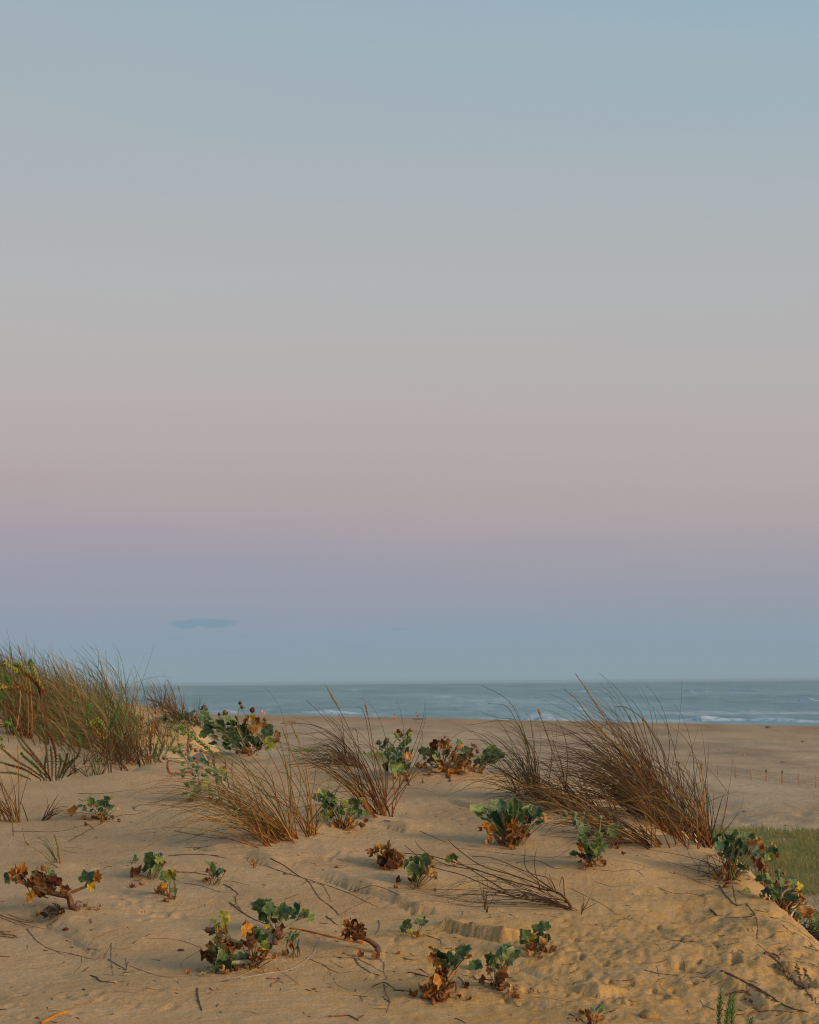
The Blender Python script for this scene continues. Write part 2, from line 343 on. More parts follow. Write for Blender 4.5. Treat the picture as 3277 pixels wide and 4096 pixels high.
# relief on the dune: scarps, eroded bank, pits, tracks
def seg_dist(X, Y, pts):
    best = np.full(X.shape, 1e9); sd = np.zeros(X.shape); tt = np.zeros(X.shape); n = len(pts) - 1
    for i in range(n):
        a, b = pts[i][:2], pts[i + 1][:2]; d = b - a; L = (d ** 2).sum()
        t = np.clip(((X - a[0]) * d[0] + (Y - a[1]) * d[1]) / L, 0, 1)
        qx, qy = X - a[0] - t * d[0], Y - a[1] - t * d[1]; r = np.sqrt(qx * qx + qy * qy)
        m = r < best; best = np.where(m, r, best); sd = np.where(m, np.sign(d[0] * qy - d[1] * qx) * r, sd); tt = np.where(m, (i + t) / n, tt)
    return sd, tt
def scarp(reg, pts, h, back=.35, drop=.012, fwd=.08):
    global GZ
    W = [gp(*px_(reg, *p)) for p in pts]
    X0, X1, Ya, Yb = min(p[0] for p in W) - .6, max(p[0] for p in W) + .6, min(p[1] for p in W) - .6, max(p[1] for p in W) + .9
    m = (GX > X0) & (GX < X1) & (GY > Ya) & (GY < Yb)
    X, Y = GX[m], GY[m]; X, Y = X + .03 * fbm(X * 3, Y * 3, 5, 2), Y + .05 * fbm(X * 4, Y * 2, 8, 2, .4) + .012 * fbm(X * 22, Y * 4, 9, 2)
    sd, t = seg_dist(X, Y, W); e = sstep(0, .3, t) * sstep(0, .3, 1 - t) * np.clip(.7 + 1.5 * fbm(X * 7, Y * 7, 77, 3), .05, 1.6)
    up = np.where(sd > 0, np.exp(-sd / back) * sstep(0, drop, sd), 0); dn = np.where(sd <= 0, -np.exp(sd / fwd) * .55, 0)
    Z = GZ.copy(); Z[m] += .004 * np.exp(-(sd / .07) ** 2) * e * fbm(X * 40, Y * 30, 83, 3); Z[m] += h * e * (up + dn * sstep(0, .5, -sd / fwd * 4 + .5)); GZ = Z; Ground.Z = Z
damp_warm_light = np.zeros_like(GZ)
inb = (GY < 14) & (GY > 4)
GZ = GZ + .035 * fbm(GX * .9, GY * .9, 3, 3) * sstep(13, 11, GY) + .03 * fbm(GX * .8, GY * .8, 13, 3) * sstep(12, 14, GY)
GZ = GZ + .034 * fbm(GX * 1.7 + GY * .9, GY * 1.3, 29, 2) * inb + .006 * fbm(GX * 5 + GY * 2, GY * 3, 23, 3)                              # gentle wind-blown undulation
Ground.Z = GZ
GZ = GZ + .05 * fbm(GX * 3.1, GY * 2.6, 19, 3) * sstep(.085, .13, GX / GY) * inb * sstep(10.5, 9.5, GY)
# soft ledges running down to the right
scarp('P', [(1190, 3485), (1300, 3520), (1420, 3560), (1560, 3600), (1650, 3640), (1760, 3655)], .021, .26, .06)
scarp('P', [(1500, 3590), (1570, 3606), (1650, 3642), (1700, 3650), (1760, 3656)], .014, .10, .012, .05)
scarp('P', [(1640, 3712), (1780, 3718), (1900, 3738), (2000, 3752), (2120, 3762)], .030, .22, .014)
scarp('P', [(2080, 3862), (2160, 3885), (2230, 3880)], .022, .12, .01)
scarp('P', [(2080, 3925), (2170, 3940), (2280, 3950), (2380, 3972), (2470, 3965), (2600, 3945)], .020, .16, .03, .1)
scarp('P', [(1330, 3240), (1480, 3290), (1640, 3330), (1760, 3340)], .018, .25, .05)
scarp('P', [(640, 3350), (820, 3400), (1000, 3440), (1150, 3480)], .020, .35, .06)
scarp('P', [(60, 3590), (200, 3700), (340, 3790), (480, 3840)], .014, .3, .05)
scarp('P', [(1760, 3190), (1880, 3225), (1960, 3240)], .02, .1, .012)
scarp('P', [(2640, 3830), (2800, 3890), (2950, 3980), (3060, 4070)], .012, .25, .03)
scarp('P', [(3080, 3860), (3170, 3900), (3277, 3960)], .03, .2, .02)
# eroded bank: pixel-located, but a world-space relief
cen = gp(2350, 3850); c2 = gp(2900, 3850); c3 = gp(3100, 3750)
er = np.exp(-(((GX - cen[0]) / .55) ** 2 + ((GY - cen[1]) / .55) ** 2)) + np.exp(-(((GX - c2[0]) / .6) ** 2 + ((GY - c2[1]) / .9) ** 2)) + .8 * np.exp(-(((GX - c3[0]) / .35) ** 2 + ((GY - c3[1]) / .8) ** 2))
er = np.clip(er * 1.15, 0, 1)
q = gp(1900, 3735); er = np.maximum(er, .8 * np.exp(-(((GX - q[0]) / .45) ** 2 + ((GY - q[1]) / .12) ** 2)))
lump = fbm(GX * 16, GY * 11, 41, 4, .6)
GZ = GZ + er * (.0055 * lump + .0052 * fbm(GX * 48, GY * 26, 47, 3, .7) + .020 * fbm(GX * 4 + GY * 1.5, GY * 3, 49, 3) + .0045 * fbm(GX * 42 - GY * 6, GY * 7, 57, 3, .6))
pit = np.clip(vnoise(GX * 34, GY * 24, 61) - .34, 0, 1)
GZ = GZ - er * pit * .16
pit2 = np.clip(vnoise(GX * 13, GY * 9, 65) - .39, 0, 1); GZ = GZ - er * pit2 * .26
GZ = GZ + .0030 * fbm(GX * 30, GY * 22, 52, 3) * inb
# fine slanting run-off and wind lines
GZ = GZ + .0035 * fbm((GX + .55 * GY) * 7, (GY - .3 * GX) * 26, 91, 3) * inb
rnd = random.Random(4)
def pits(reg, pts, rad, dep):
    global GZ
    for (x, y) in pts:
        c = gp(*px_(reg, x, y)); r = rad * rnd.uniform(.7, 1.3)
        m = (abs(GX - c[0]) < 5 * r) & (abs(GY - c[1]) < 8 * r)
        a = rnd.uniform(-.6, .6); dx, dy = GX[m] - c[0], GY[m] - c[1]
        ex = (dx * math.cos(a) + dy * math.sin(a)) / r; ey = (-dx * math.sin(a) + dy * math.cos(a)) / (r * 1.9)
        d2 = ex ** 2 + ey ** 2
        GZ[m] += .55 * dep * (-1.2 * np.exp(-d2) + .55 * np.exp(-(np.sqrt(d2) - 1.7) ** 2 / .3))
pits('F', [(240, 1690), (165, 1750), (340, 1730), (575, 1780), (540, 1760), (820, 1740), (855, 1790), (1050, 1810), (1120, 1830), (1430, 1860), (200, 1930), (880, 1900), (1330, 1700), (640, 1900), (80, 1840), (1010, 1640)], .014, .008)
pits('F', [(1020, 880), (1090, 840), (1140, 960), (1180, 900), (1050, 990), (1230, 1060), (1270, 1010), (1340, 1090), (1400, 1080), (1450, 1030), (1200, 1120), (1560, 1020), (1640, 1010), (830, 690), (1520, 1090), (980, 930)], .016, .009)
pits('B', [(1200, 1390), (1240, 1370), (1290, 1400), (1320, 1370), (1180, 1420), (1260, 1430), (1350, 1350), (1300, 1350), (900, 1450)], .014, .009)
pits('C', [(560, 960), (600, 1000), (480, 990), (640, 1060), (700, 1050), (800, 1120), (760, 1110), (560, 1130), (620, 1140), (420, 1010), (900, 1100), (860, 1140)], .016, .008)
pits('H', [(380, 310), (600, 300), (1100, 400), (840, 430), (1200, 560), (1500, 330), (1560, 300), (1640, 270)], .02, .006)
# plants and tufts gather small mounds; left in a list as (px, py, radius, height)
MOUNDS = [(1130, 3350, .25, .035), (1255, 3325, .12, .02), (1530, 3245, .14, .03), (1560, 3120, .2, .03), (1800, 3110, .28, .05), (2040, 3370, .25, .03), (1375, 3300, .14, .02), (1010, 3860, .3, .025), (610, 3500, .1, .012),
          (690, 3590, .1, .012), (1650, 3530, .2, .02), (2160, 3200, .2, .04), (2400, 3470, .2, .03), (390, 3270, .18, .02), (240, 3470, .1, .015), (200, 3610, .2, .015), (2950, 3480, .2, .03), (850, 3270, .25, .03), (1780, 3990, .12, .012), (2010, 3960, .12, .012)]
for (px, py, r, h) in MOUNDS:
    c = gp(px, py); GZ = GZ + h * np.exp(-((GX - c[0]) ** 2 + (GY - c[1]) ** 2) / r ** 2)
Ground.Z = GZ
damp_warm_light = np.clip(er * .9 + .75 * sstep(-1.2, 1.3, GX) * sstep(10.5, 7.0, GY) + .35 * sstep(8, 6, GY), 0, 1) * .9  # moist ochre bank, plus warm light painted in towards the near right

def grid_mesh(name, X, Y, Z, mat, attrs=None):
    h, w_ = X.shape; co_ = np.stack([X, Y, Z], -1).reshape(-1, 3)
    idx = np.arange(h * w_).reshape(h, w_)
    f = np.stack([idx[:-1, :-1], idx[:-1, 1:], idx[1:, 1:], idx[1:, :-1]], -1).reshape(-1)
    me = bpy.data.meshes.new(name); me.vertices.add(len(co_)); me.vertices.foreach_set('co', co_.ravel().astype(np.float32))
    nf = len(f) // 4; me.loops.add(len(f)); me.loops.foreach_set('vertex_index', f.astype(np.int32))
    me.polygons.add(nf); me.polygons.foreach_set('loop_start', (np.arange(nf) * 4).astype(np.int32)); me.polygons.foreach_set('loop_total', np.full(nf, 4, np.int32))
    me.polygons.foreach_set('use_smooth', np.ones(nf, bool))
    me.update(calc_edges=True)
    for k, a in (attrs or {}).items():
        at = me.attributes.new(k, 'FLOAT', 'POINT'); at.data.foreach_set('value', a.ravel().astype(np.float32))
    me.materials.append(mat); o = bpy.data.objects.new(name, me); C.objects.link(o); return o
o = grid_mesh('dune', GX, GY, GZ, SAND, {'damp_warm_light': damp_warm_light}); o['kind'] = 'structure'

# ------------------------------------------------------------------ beach and sea
BZ, SZ = -6.4, -6.95
def flat(px, py, z):
    d = P(px, py, 1.0); k = z / d[2]; return np.array([d[0] * k, d[1] * k, z])
shoreA, shoreB = flat(1050, 2872, SZ + .1)[:2], flat(3277, 2925, SZ + .1)[:2]
sdir = (shoreB - shoreA) / np.linalg.norm(shoreB - shoreA); snor = np.array([-sdir[1], sdir[0]])     # snor points out to sea
if snor[1] < 0: snor = -snor
def shore_d(X, Y): return (X - shoreA[0]) * snor[0] + (Y - shoreA[1]) * snor[1] + 4 * fbm(X * .02, Y * .02, 7, 3) 
bu, bv = np.meshgrid(np.linspace(-.6, .6, 520), np.linspace(0, 1, 620))
bY = 12 * (900 / 12) ** bv; bX = bu * bY
sd_ = shore_d(bX, bY)
bZ_ = BZ + .12 * fbm(bX * .06, bY * .06, 31, 3) + .10 * fbm(bX * .5, bY * .25, 33, 4) * sstep(260, 60, bY) + .07 * fbm(bX * 1.6, bY * .9, 35, 3) * sstep(140, 70, bY)
rb = gp(3000, 3250) if False else None
y0 = flat(3000, 3255, BZ)[1]; y1 = flat(3000, 3310, BZ)[1]
band = np.exp(-((bY - bX * .5 - (y0 + y1) / 2 + 7) / 9) ** 2); bZ_ = bZ_ + band * .28 * fbm(bX * 1.1, bY * .8, 37, 3)
bZ_ = bZ_ + .35 * np.exp(-((bY + bX * 1.1 - 178) / 10) ** 2) * (bY > 60)              # low bank behind the fence
bZ_ = bZ_ + .30 * sstep(-40, -4, sd_) - 1.3 * sstep(-4, 12, sd_) - .05 * np.clip(sd_, 0, 100)
gl_, gr_ = flat(3000, 3640, BZ)[1], flat(3000, 3318, BZ)[1]
edge = fbm(bX * .12, bY * .07, 71, 4)
def green_mask(X, Y):
    e = fbm(X * .12, Y * .07, 71, 4)
    return sstep(.03, .11, X / Y + .05 * e) * sstep(gr_ + 3, gr_ - 5, Y + 9 * e + (X - 14) * .25) * (.12 + .88 * sstep(-.22, .15, fbm(X * .3, Y * .16, 81, 4) + sstep(64, 84, Y) * .22))
gm_ = green_mask(bX, bY)
o = grid_mesh('beach', bX, bY, bZ_, BEACH, {'green': gm_ * .85, 'wet': sstep(-55, -8, sd_) * .8}); o['kind'] = 'structure'
def bz(X, Y):
    u = X / Y; v = np.log(Y / 12) / math.log(75); h, w_ = bZ_.shape
    fu = np.clip((u + .6) / 1.2 * (w_ - 1), 0, w_ - 1.01); fv = np.clip(v * (h - 1), 0, h - 1.01); return bZ_[np.round(fv).astype(int), np.round(fu).astype(int)]
su, s_v = np.meshgrid(np.linspace(-.7, .7, 500), np.linspace(0, 1, 700))
sY = 180 * (9200 / 180) ** s_v; sX = su * sY
sZ = SZ + .35 * fbm(sX * .012 + sY * .004, sY * .035, 101, 4) * sstep(3000, 300, sY)
o = grid_mesh('sea', sX, sY, sZ, SEA); o['kind'] = 'structure'

def wave(pts, hgt, depth, label_i, foamy=1.0, seed=0):
    """a breaking wave: ridge along pts (pixels on the sea), hgt metres per point, built as a real rounded swell"""
    W = [flat(x, y, SZ)[:2] for x, y in pts]; n = 160; m = 22; hgt = [h * (1.5 if label_i in (4, 5, 6, 7, 8) and h > .05 else 1.0) for h in hgt]; foamy *= 1.35 if label_i in (4, 5, 6, 7, 8) else 1.0
    t = np.linspace(0, len(W) - 1, n); xs = np.interp(t, range(len(W)), [p[0] for p in W]); ys = np.interp(t, range(len(W)), [p[1] for p in W]); hs = np.interp(t, range(len(W)), hgt)
    s = np.linspace(-1, 1, m); S, T = np.meshgrid(s, np.arange(n)); X = xs[T] + S * 0; Y = ys[T] + S * depth * (.75 + .5 * (vnoise(xs[T] * .3, S * 0, seed + 3) + .5))
    prof = np.where(S < 0, np.exp(-(S / .28) ** 2), np.exp(-(S / .5) ** 2)); H = hs[T] * (.75 + 1.0 * fbm(X * .22, S * 1.2 + X * .1, seed, 4))
    Z = SZ - .25 + (.25 + H) * prof * 1.0 
    fo = np.clip(foamy * (1.15 - .9 * np.clip(S, 0, 1) ** .5 + .8 * fbm(X * .35, Y * .5, seed + 9, 4)), 0, 1) * (prof > .02)
    o = grid_mesh('breaking_wave', X, Y, Z, FOAM, {'foam': fo}); o['kind'] = 'structure'
wave([(2560, 2883), (2660, 2884), (2730, 2884), (2770, 2884), (2800, 2885), (2860, 2885), (2960, 2886), (3150, 2889), (3500, 2894)], [.1, .3, .5, .85, 1.0, .7, .5, .55, .5], 9, 31, .95, 1)
wave([(1250, 2873), (1350, 2875), (1500, 2879), (1680, 2883), (1900, 2886), (2050, 2887), (2110, 2888), (2300, 2891), (2700, 2899)], [.05, .2, .6, .6, .45, .6, 1.1, .5, .15], 9, 2, 1.1, 2)
wave([(1180, 2850), (1250, 2852), (1330, 2853), (1380, 2854), (1450, 2855)], [.02, .7, .8, .5, .02], 26, 3, 1.1, 3)
wave([(2270, 2842), (2300, 2843), (2340, 2844), (2375, 2845)], [.02, .6, .4, .02], 14, 4, .9, 4)
wave([(1880, 2820), (1910, 2821), (1940, 2822)], [.02, .55, .02], 14, 5, .9, 5)
wave([(850, 2846), (900, 2848), (960, 2850)], [.02, .5, .02], 22, 6, .9, 6)
wave([(2930, 2764), (2940, 2764), (2990, 2765), (3030, 2766)], [.02, 1.1, .6, .02], 60, 7, .7, 7)
wave([(2740, 2768), (2755, 2768), (2770, 2768)], [.02, 1.0, .02], 50, 8, .7, 8)
wave([(2815, 2767), (2830, 2767), (2845, 2767)], [.02, .9, .02], 50, 8, .7, 9)
wave([(3180, 2802), (3230, 2803), (3277, 2803)], [.02, .6, .02], 40, 8, .7, 10)
wave([(2250, 2768), (2350, 2768), (2480, 2768)], [.02, .6, .02], 60, 8, .45, 11)
wave([(1390, 2760), (1415, 2761), (1440, 2761)], [.02, .8, .02], 60, 8, .7, 12)
wave([(2560, 2854), (2800, 2856), (3100, 2855), (3400, 2850)], [.05, .35, .3, .1], 30, 8, .35, 13)

# sea air
hx = bpy.data.meshes.new('haze'); X_, Ya_, Yb_, Za, Zb = 7200, -30, 9400, -16.0, 2.6
hx.from_pydata([(x, y, z) for x in (-X_, X_) for y in (Ya_, Yb_) for z in (Za, Zb)], [], [(0, 1, 3, 2), (4, 6, 7, 5), (0, 4, 5, 1), (2, 3, 7, 6), (0, 2, 6, 4), (1, 5, 7, 3)])
ho = bpy.data.objects.new('haze', hx); C.objects.link(ho); ho['kind'] = 'stuff'
hm = bpy.data.materials.new('sea_haze'); hm.use_nodes = True; hm.node_tree.nodes.clear()
pv = hm.node_tree.nodes.new('ShaderNodeVolumePrincipled'); pv.inputs['Color'].default_value = (.44, .58, .70, 1); pv.inputs['Density'].default_value = 0.8e-4; pv.inputs['Anisotropy'].default_value = 0.0
om = hm.node_tree.nodes.new('ShaderNodeOutputMaterial'); hm.node_tree.links.new(pv.outputs[0], om.inputs['Volume']); hx.materials.append(hm)
# ------------------------------------------------------------------ builders
def jc(c, r, a=.12):
    k = 1 + r.uniform(-a, a); return tuple(max(0, min(1, v * k * (1 + r.uniform(-a, a) * .35))) for v in c)
class MB:
    def __init__(s): s.v = []; s.f = []; s.c = []
    def build(s, name, mat, parent=None, origin=(0, 0, 0), smooth=True):
        me = bpy.data.meshes.new(name); og = np.array(origin)
        me.from_pydata((np.array(s.v).reshape(-1, 3) - og).tolist(), [], s.f)
        at = me.color_attributes.new('Col', 'FLOAT_COLOR', 'POINT')
        at.data.foreach_set('color', np.c_[np.array(s.c), np.ones(len(s.c))].astype(np.float32).ravel())
        if smooth: me.polygons.foreach_set('use_smooth', np.ones(len(me.polygons), bool))
        me.materials.append(mat); me.update()
        o = bpy.data.objects.new(name, me); C.objects.link(o)
        if parent is not None: o.parent = parent
        else: o.location = tuple(og)
        return o
    def tube(s, pts, r0, r1, c0, c1=None, sides=3, rmid=None, cap=True):
        pts = np.array(pts, float); n = len(pts); c1 = c1 or c0; b0 = len(s.v)
        tan = np.gradient(pts, axis=0); tan /= np.linalg.norm(tan, axis=1)[:, None] + 1e-12
        up = np.array([.31, -.77, .55]); a = np.cross(tan, up); a /= np.linalg.norm(a, axis=1)[:, None] + 1e-9; b = np.cross(tan, a)
        for i in range(n):
            t = i / (n - 1); r = r0 + (r1 - r0) * t if rmid is None else (r0 + (rmid - r0) * t * 2 if t < .5 else rmid + (r1 - rmid) * (t - .5) * 2)
            col = tuple(c0[k] * (1 - t) + c1[k] * t for k in range(3))
            for k in range(sides):
                an = 2 * math.pi * k / sides; s.v.append(tuple(pts[i] + r * (math.cos(an) * a[i] + math.sin(an) * b[i]))); s.c.append(col)
        for i in range(n - 1):
            for k in range(sides):
                p, q_ = b0 + i * sides + k, b0 + i * sides + (k + 1) % sides; s.f.append((p, q_, q_ + sides, p + sides))
        if cap: s.f.append(tuple(b0 + (n - 1) * sides + k for k in range(sides))); s.f.append(tuple(b0 + k for k in reversed(range(sides))))
    def ribbon(s, pts, w, cols, nrm):
        pts = np.array(pts, float); n = len(pts); b0 = len(s.v)
        tan = np.gradient(pts, axis=0); tan /= np.linalg.norm(tan, axis=1)[:, None] + 1e-12
        sd = np.cross(tan, nrm); sd /= np.linalg.norm(sd, axis=1)[:, None] + 1e-9; up = np.cross(sd, tan)
        for i in range(n):
            t = i / (n - 1); ww = w * (1.05 - t) + w * .14
            for k, (a, h) in enumerate(((-1, .35), (0, 0), (1, .35))):
                s.v.append(tuple(pts[i] + sd[i] * a * ww * .5 + up[i] * h * ww)); s.c.append(cols[i])
        for i in range(n - 1):
            p = b0 + i * 3; s.f += [(p, p + 1, p + 4, p + 3), (p + 1, p + 2, p + 5, p + 4)]
    def leaf(s, ctr, axis, nrm, rad, col, edge, r, dry=False):
        axis = axis / (np.linalg.norm(axis) + 1e-9); nrm = nrm - axis * nrm.dot(axis); nrm /= np.linalg.norm(nrm) + 1e-9; side = np.cross(axis, nrm)
        n = 37; lob = r.choice([5, 5, 6, 7]); ph = r.uniform(-.4, .4); span = R(r.uniform(140, 165)); th = np.linspace(-span, span, n)
        out = .86 + .12 * np.cos(th) ** 1 + .14 * np.cos(lob * th + ph) + .09 * (np.arange(n) % 2) - .02
        out *= r.uniform(.9, 1.08) * (1 + .12 * np.array([r.uniform(-1, 1) for _ in range(n)]) * .6)
        rings = (.0, .35, .66, .90, 1.0); b0 = len(s.v); base = np.array(ctr) - axis * rad * .45
        cup = r.uniform(.5, 1.1) if dry else r.uniform(-.12, .38); fold = r.uniform(.2, .8) if dry else r.uniform(.05, .38)
        wa = r.uniform(.25, .5) if dry else r.uniform(.08, .2); wp = r.uniform(0, 6); wk = r.choice([3.3, 4.1, 5.2]); roll = r.uniform(-.4, .4)
        for q_, rho in enumerate(rings):
            for i in range(n):
                rr_ = rad * rho * out[i] * (1.18 if abs(th[i]) < .9 else 1.0)
                x, y = rr_ * math.cos(th[i]) * .95, rr_ * math.sin(th[i])
                z = rad * (cup * rho ** 2 * (1 if not dry else math.cos(th[i] * .5)) + wa * rho ** 2.5 * math.sin(wk * th[i] + wp) + fold * abs(math.sin(th[i])) * rho + roll * y / rad * rho)
                if dry: x -= rad * cup * .45 * rho ** 2; y *= 1 - .45 * rho * fold
                s.v.append(tuple(base + axis * x + side * y + nrm * z))
                vein = .5 + .5 * math.cos(lob * th[i] + ph)
                k = (.92 + .22 * (vein > .93) * (q_ < 4)) * (1 + r.uniform(-.07, .07))
                cc = [col[j] * k for j in range(3)]
                if q_ == 4: cc = [cc[j] * .2 + edge[j] * .8 for j in range(3)]
                s.c.append(tuple(cc))
        for q_ in range(4):
            for i in range(n - 1):
                p = b0 + q_ * n + i; s.f.append((p, p + 1, p + n + 1, p + n))
    def head(s, ctr, rad, col, tip, r, up=(0, 0, 1)):
        """egg-shaped flower head with bristling bracts"""
        b0 = len(s.v); up = np.array(up, float); up /= np.linalg.norm(up); a = np.cross(up, (.3, .8, .1)); a /= np.linalg.norm(a); b = np.cross(up, a); ctr = np.array(ctr)
        nl, nr = 10, 8
        for i in range(nr):
            ph = math.pi * i / (nr - 1)
            for k in range(nl):
                an = 2 * math.pi * (k + .5 * (i % 2)) / nl; rr_ = rad * (math.sin(ph) * .82) * (1.18 if (k + i) % 2 else .86)
                s.v.append(tuple(ctr + up * rad * 1.15 * -math.cos(ph) + rr_ * (math.cos(an) * a + math.sin(an) * b))); t = i / (nr - 1); k2 = r.uniform(.7, 1.2)
                s.c.append(tuple((col[j] * (1 - t) + tip[j] * t) * k2 for j in range(3)))
        for i in range(nr - 1):
            for k in range(nl):
                p, q_ = b0 + i * nl + k, b0 + i * nl + (k + 1) % nl; s.f.append((p, q_, q_ + nl, p + nl))
        for k in range(9):      # spiny bracts below
            an = 2 * math.pi * k / 9 + r.uniform(-.2, .2); d = math.cos(an) * a + math.sin(an) * b; p0 = ctr - up * rad * .8; L = rad * r.uniform(1.2, 1.9); sd = np.cross(d, up)
            c = tuple(v * r.uniform(.8, 1.2) for v in col); b1 = len(s.v)
            s.v += [tuple(p0 + sd * rad * .2), tuple(p0 - sd * rad * .2), tuple(p0 + d * L * .6 + up * L * .15 - sd * rad * .28), tuple(p0 + d * L + up * L * .45), tuple(p0 + d * L * .6 + up * L * .15 + sd * rad * .28)]
            s.c += [c] * 5; s.f.append((b1, b1 + 1, b1 + 2, b1 + 3, b1 + 4))
def empty(name, loc, label, cat, group=None):
    o = bpy.data.objects.new(name, None); C.objects.link(o); o.location = tuple(float(v) for v in loc); o.empty_display_size = .05
    o['label'] = label; o['category'] = cat; o['kind'] = 'thing'
    if group: o['group'] = group
    return o
def tagm(o, label, cat, group=None):
    o['kind'] = 'thing'
    o['label'] = label; o['category'] = cat
    if group: o['group'] = group
    return o
def smooth_path(pts, n=14):
    pts = np.array(pts, float)
    if len(pts) < 3: return np.array([pts[0] * (1 - t) + pts[-1] * t for t in np.linspace(0, 1, n)])
    q_ = np.vstack([2 * pts[0] - pts[1], pts, 2 * pts[-1] - pts[-2]]); out = []
    m = len(pts) - 1
    for g in np.linspace(0, m - 1e-6, n):
        i = int(g); t = g - i; a, b, c, d = q_[i:i + 4]
        out.append(.5 * (2 * b + (c - a) * t + (2 * a - 5 * b + 4 * c - d) * t * t + (3 * b - a - 3 * c + d) * t ** 3))
    return np.array(out)

GC = {'g': (.078, .128, .040), 'd': (.034, .068, .026), 'p': (.165, .215, .070), 'u': (.080, .140, .088), 'y': (.46, .30, .03), 'v': (.22, .25, .04),
      'o': (.42, .18, .03), 'b': (.22, .092, .034), 't': (.46, .27, .11), 'r': (.10, .025, .012), 'k': (.095, .075, .06)}
EDGE = {'g': (.30, .36, .19), 'd': (.22, .29, .16), 'p': (.40, .45, .22), 'u': (.30, .38, .27), 'y': (.5, .38, .12), 'v': (.42, .36, .12), 'o': (.5, .28, .08), 'b': (.36, .19, .08), 't': (.5, .36, .2), 'r': (.18, .07, .03), 'k': (.2, .16, .12)}
DRYK = 'obtrk'
GH = 'sea holly plants growing on the sandy dune'
def holly(reg, base, leaves, label, heads=(), far=30, seed=0, stems=(), thick=.0045, name='sea_holly', group=GH, scol=(.15, .12, .055), spread=1.0, near=2.0, stemjoin=None, Yfix=None):
    r = random.Random(seed * 7 + 11); bp = gp(*px_(reg, *base), far=far, near=near); sc_ = REG[reg][2]; Yb = bp[1]; ppm = F / Yb
    e = empty(name, bp, label, 'plant', group); gl, dl, st = MB(), MB(), MB()
    root = bp - np.array([0, 0, .015])
    sx = [px_(reg, l[0], l[1]) for l in leaves]
    for l, (lx, ly) in zip(leaves, sx):
        size, k = l[2] * sc_ / ppm * (.56 if l[3] in 'obtr' else .62), l[3]
        dry = k in DRYK and not (k == 'o' and r.random() < .35)
        Y = Yb + r.uniform(-.07, .09) * spread
        c = P(lx, ly, Y)
        gzz = float(gz(c[0], c[1])) + size * .18
        if c[2] < gzz:                         # lies on the sand in front
            c = gp(lx, ly, far=far, near=near); c = c + np.array([0, 0, size * .22])
        v = c - root; v[1] *= .5; v[2] = max(v[2] * .5, .005)
        ax = v + np.array([r.gauss(0, .35), r.gauss(0, .35), r.gauss(0, .2)]) * np.linalg.norm(v)
        nr = np.array([r.gauss(0, .42), -0.62 + r.gauss(0, .35), .62 + r.gauss(0, .3)])
        mb = dl if k in DRYK else gl
        cc, ee = jc(GC[k], r, .22), jc(EDGE[k], r, .15)
        mb.leaf(c, ax, nr, size, cc, ee, r, dry)
        if dry and r.random() < .22: mb.leaf(c + np.array([r.gauss(0, .4), r.gauss(0, .4), r.gauss(0, .25)]) * size, ax + nr * .5, -nr, size * .7, jc(GC['b'], r, .3), jc(GC['t'], r, .3), r, True)
        # petiole
        axn = ax / (np.linalg.norm(ax) + 1e-9); tip = c - axn * size * .4
        if stemjoin is not None:
            j = min(stemjoin, key=lambda q_: (px_(reg, *q_)[0] - lx) ** 2 + (px_(reg, *q_)[1] - ly) ** 2 + (0 if px_(reg, *q_)[1] > ly else 3000)); rt = P(*px_(reg, *j), Yb)
        else: rt = root + np.array([r.gauss(0, .012), r.gauss(0, .012), 0])
        L = np.linalg.norm(tip - rt)
        if L < .9:
            mid = rt * .5 + tip * .5 + np.array([r.gauss(0, .03), r.gauss(0, .03), .10 * r.random()]) * L * 1.2
            mid[2] = max(mid[2], float(gz(mid[0], mid[1])) + .004)
            sc0 = jc((.20, .10, .05) if dry else scol, r, .2)
            st.tube(smooth_path([rt, mid, tip], 8), thick * .42, thick * .28, sc0, sc0, 4)
    for q_ in range(min(9, len(leaves) // 4)):       # shed leaves half buried round the foot
        x, y = bp[0] + r.gauss(-.01, .045), bp[1] + r.gauss(-.01, .05); k = r.choice('tbbo'); sz = r.uniform(.007, .016)
        dl.leaf(np.array([x, y, float(gz(x, y)) + sz * .15]), np.array([r.gauss(0, 1), r.gauss(0, 1), r.uniform(-.2, .3)]), np.array([r.gauss(0, .4), -.3, 1]), sz, jc(GC[k], r, .3), jc(EDGE[k], r, .3), r, True)
    for s_ in stems:
        pts = [px_(reg, *p) for p in s_[0]]; W = []
        for i, p in enumerate(pts):
            q_ = P(p[0], p[1], Yb + .01 * i)
            if q_[2] < gz(q_[0], q_[1]): q_ = gp(*p, far=far, near=near) + np.array([0, 0, s_[1] * .6])
            W.append(q_)
        st.tube(smooth_path(W, 16), s_[1], s_[2], s_[3], s_[4], 7)
    if gl.v: gl.build('green_leaves', LEAF, e, bp)
    if dl.v: dl.build('withered_leaves', LEAF, e, bp)
    if st.v: st.build('stem', WOOD, e, bp)
    for h in heads:
        hx, hy = px_(reg, h[0], h[1]); Y = Yb + r.uniform(-.06, .06); c = P(hx, hy, Y); mb = MB(); rad = h[2] * sc_ / ppm * .42
        col = {'G': ((.13, .16, .08), (.24, .22, .08)), 'B': ((.15, .08, .035), (.24, .13, .05)), 'R': ((.09, .025, .012), (.13, .04, .02)), 'O': ((.26, .14, .05), (.36, .2, .07))}[h[3]]
        mb.head(c, rad, jc(col[0], r), jc(col[1], r), r, (r.gauss(0, .25), r.gauss(0, .25), 1))
        j = min([px_(reg, *p) for s_ in (stems or [([base],)]) for p in s_[0]] + sx, key=lambda p: (p[0] - hx) ** 2 + (p[1] - hy) ** 2 + (0 if p[1] > hy + 4 else 1e6))
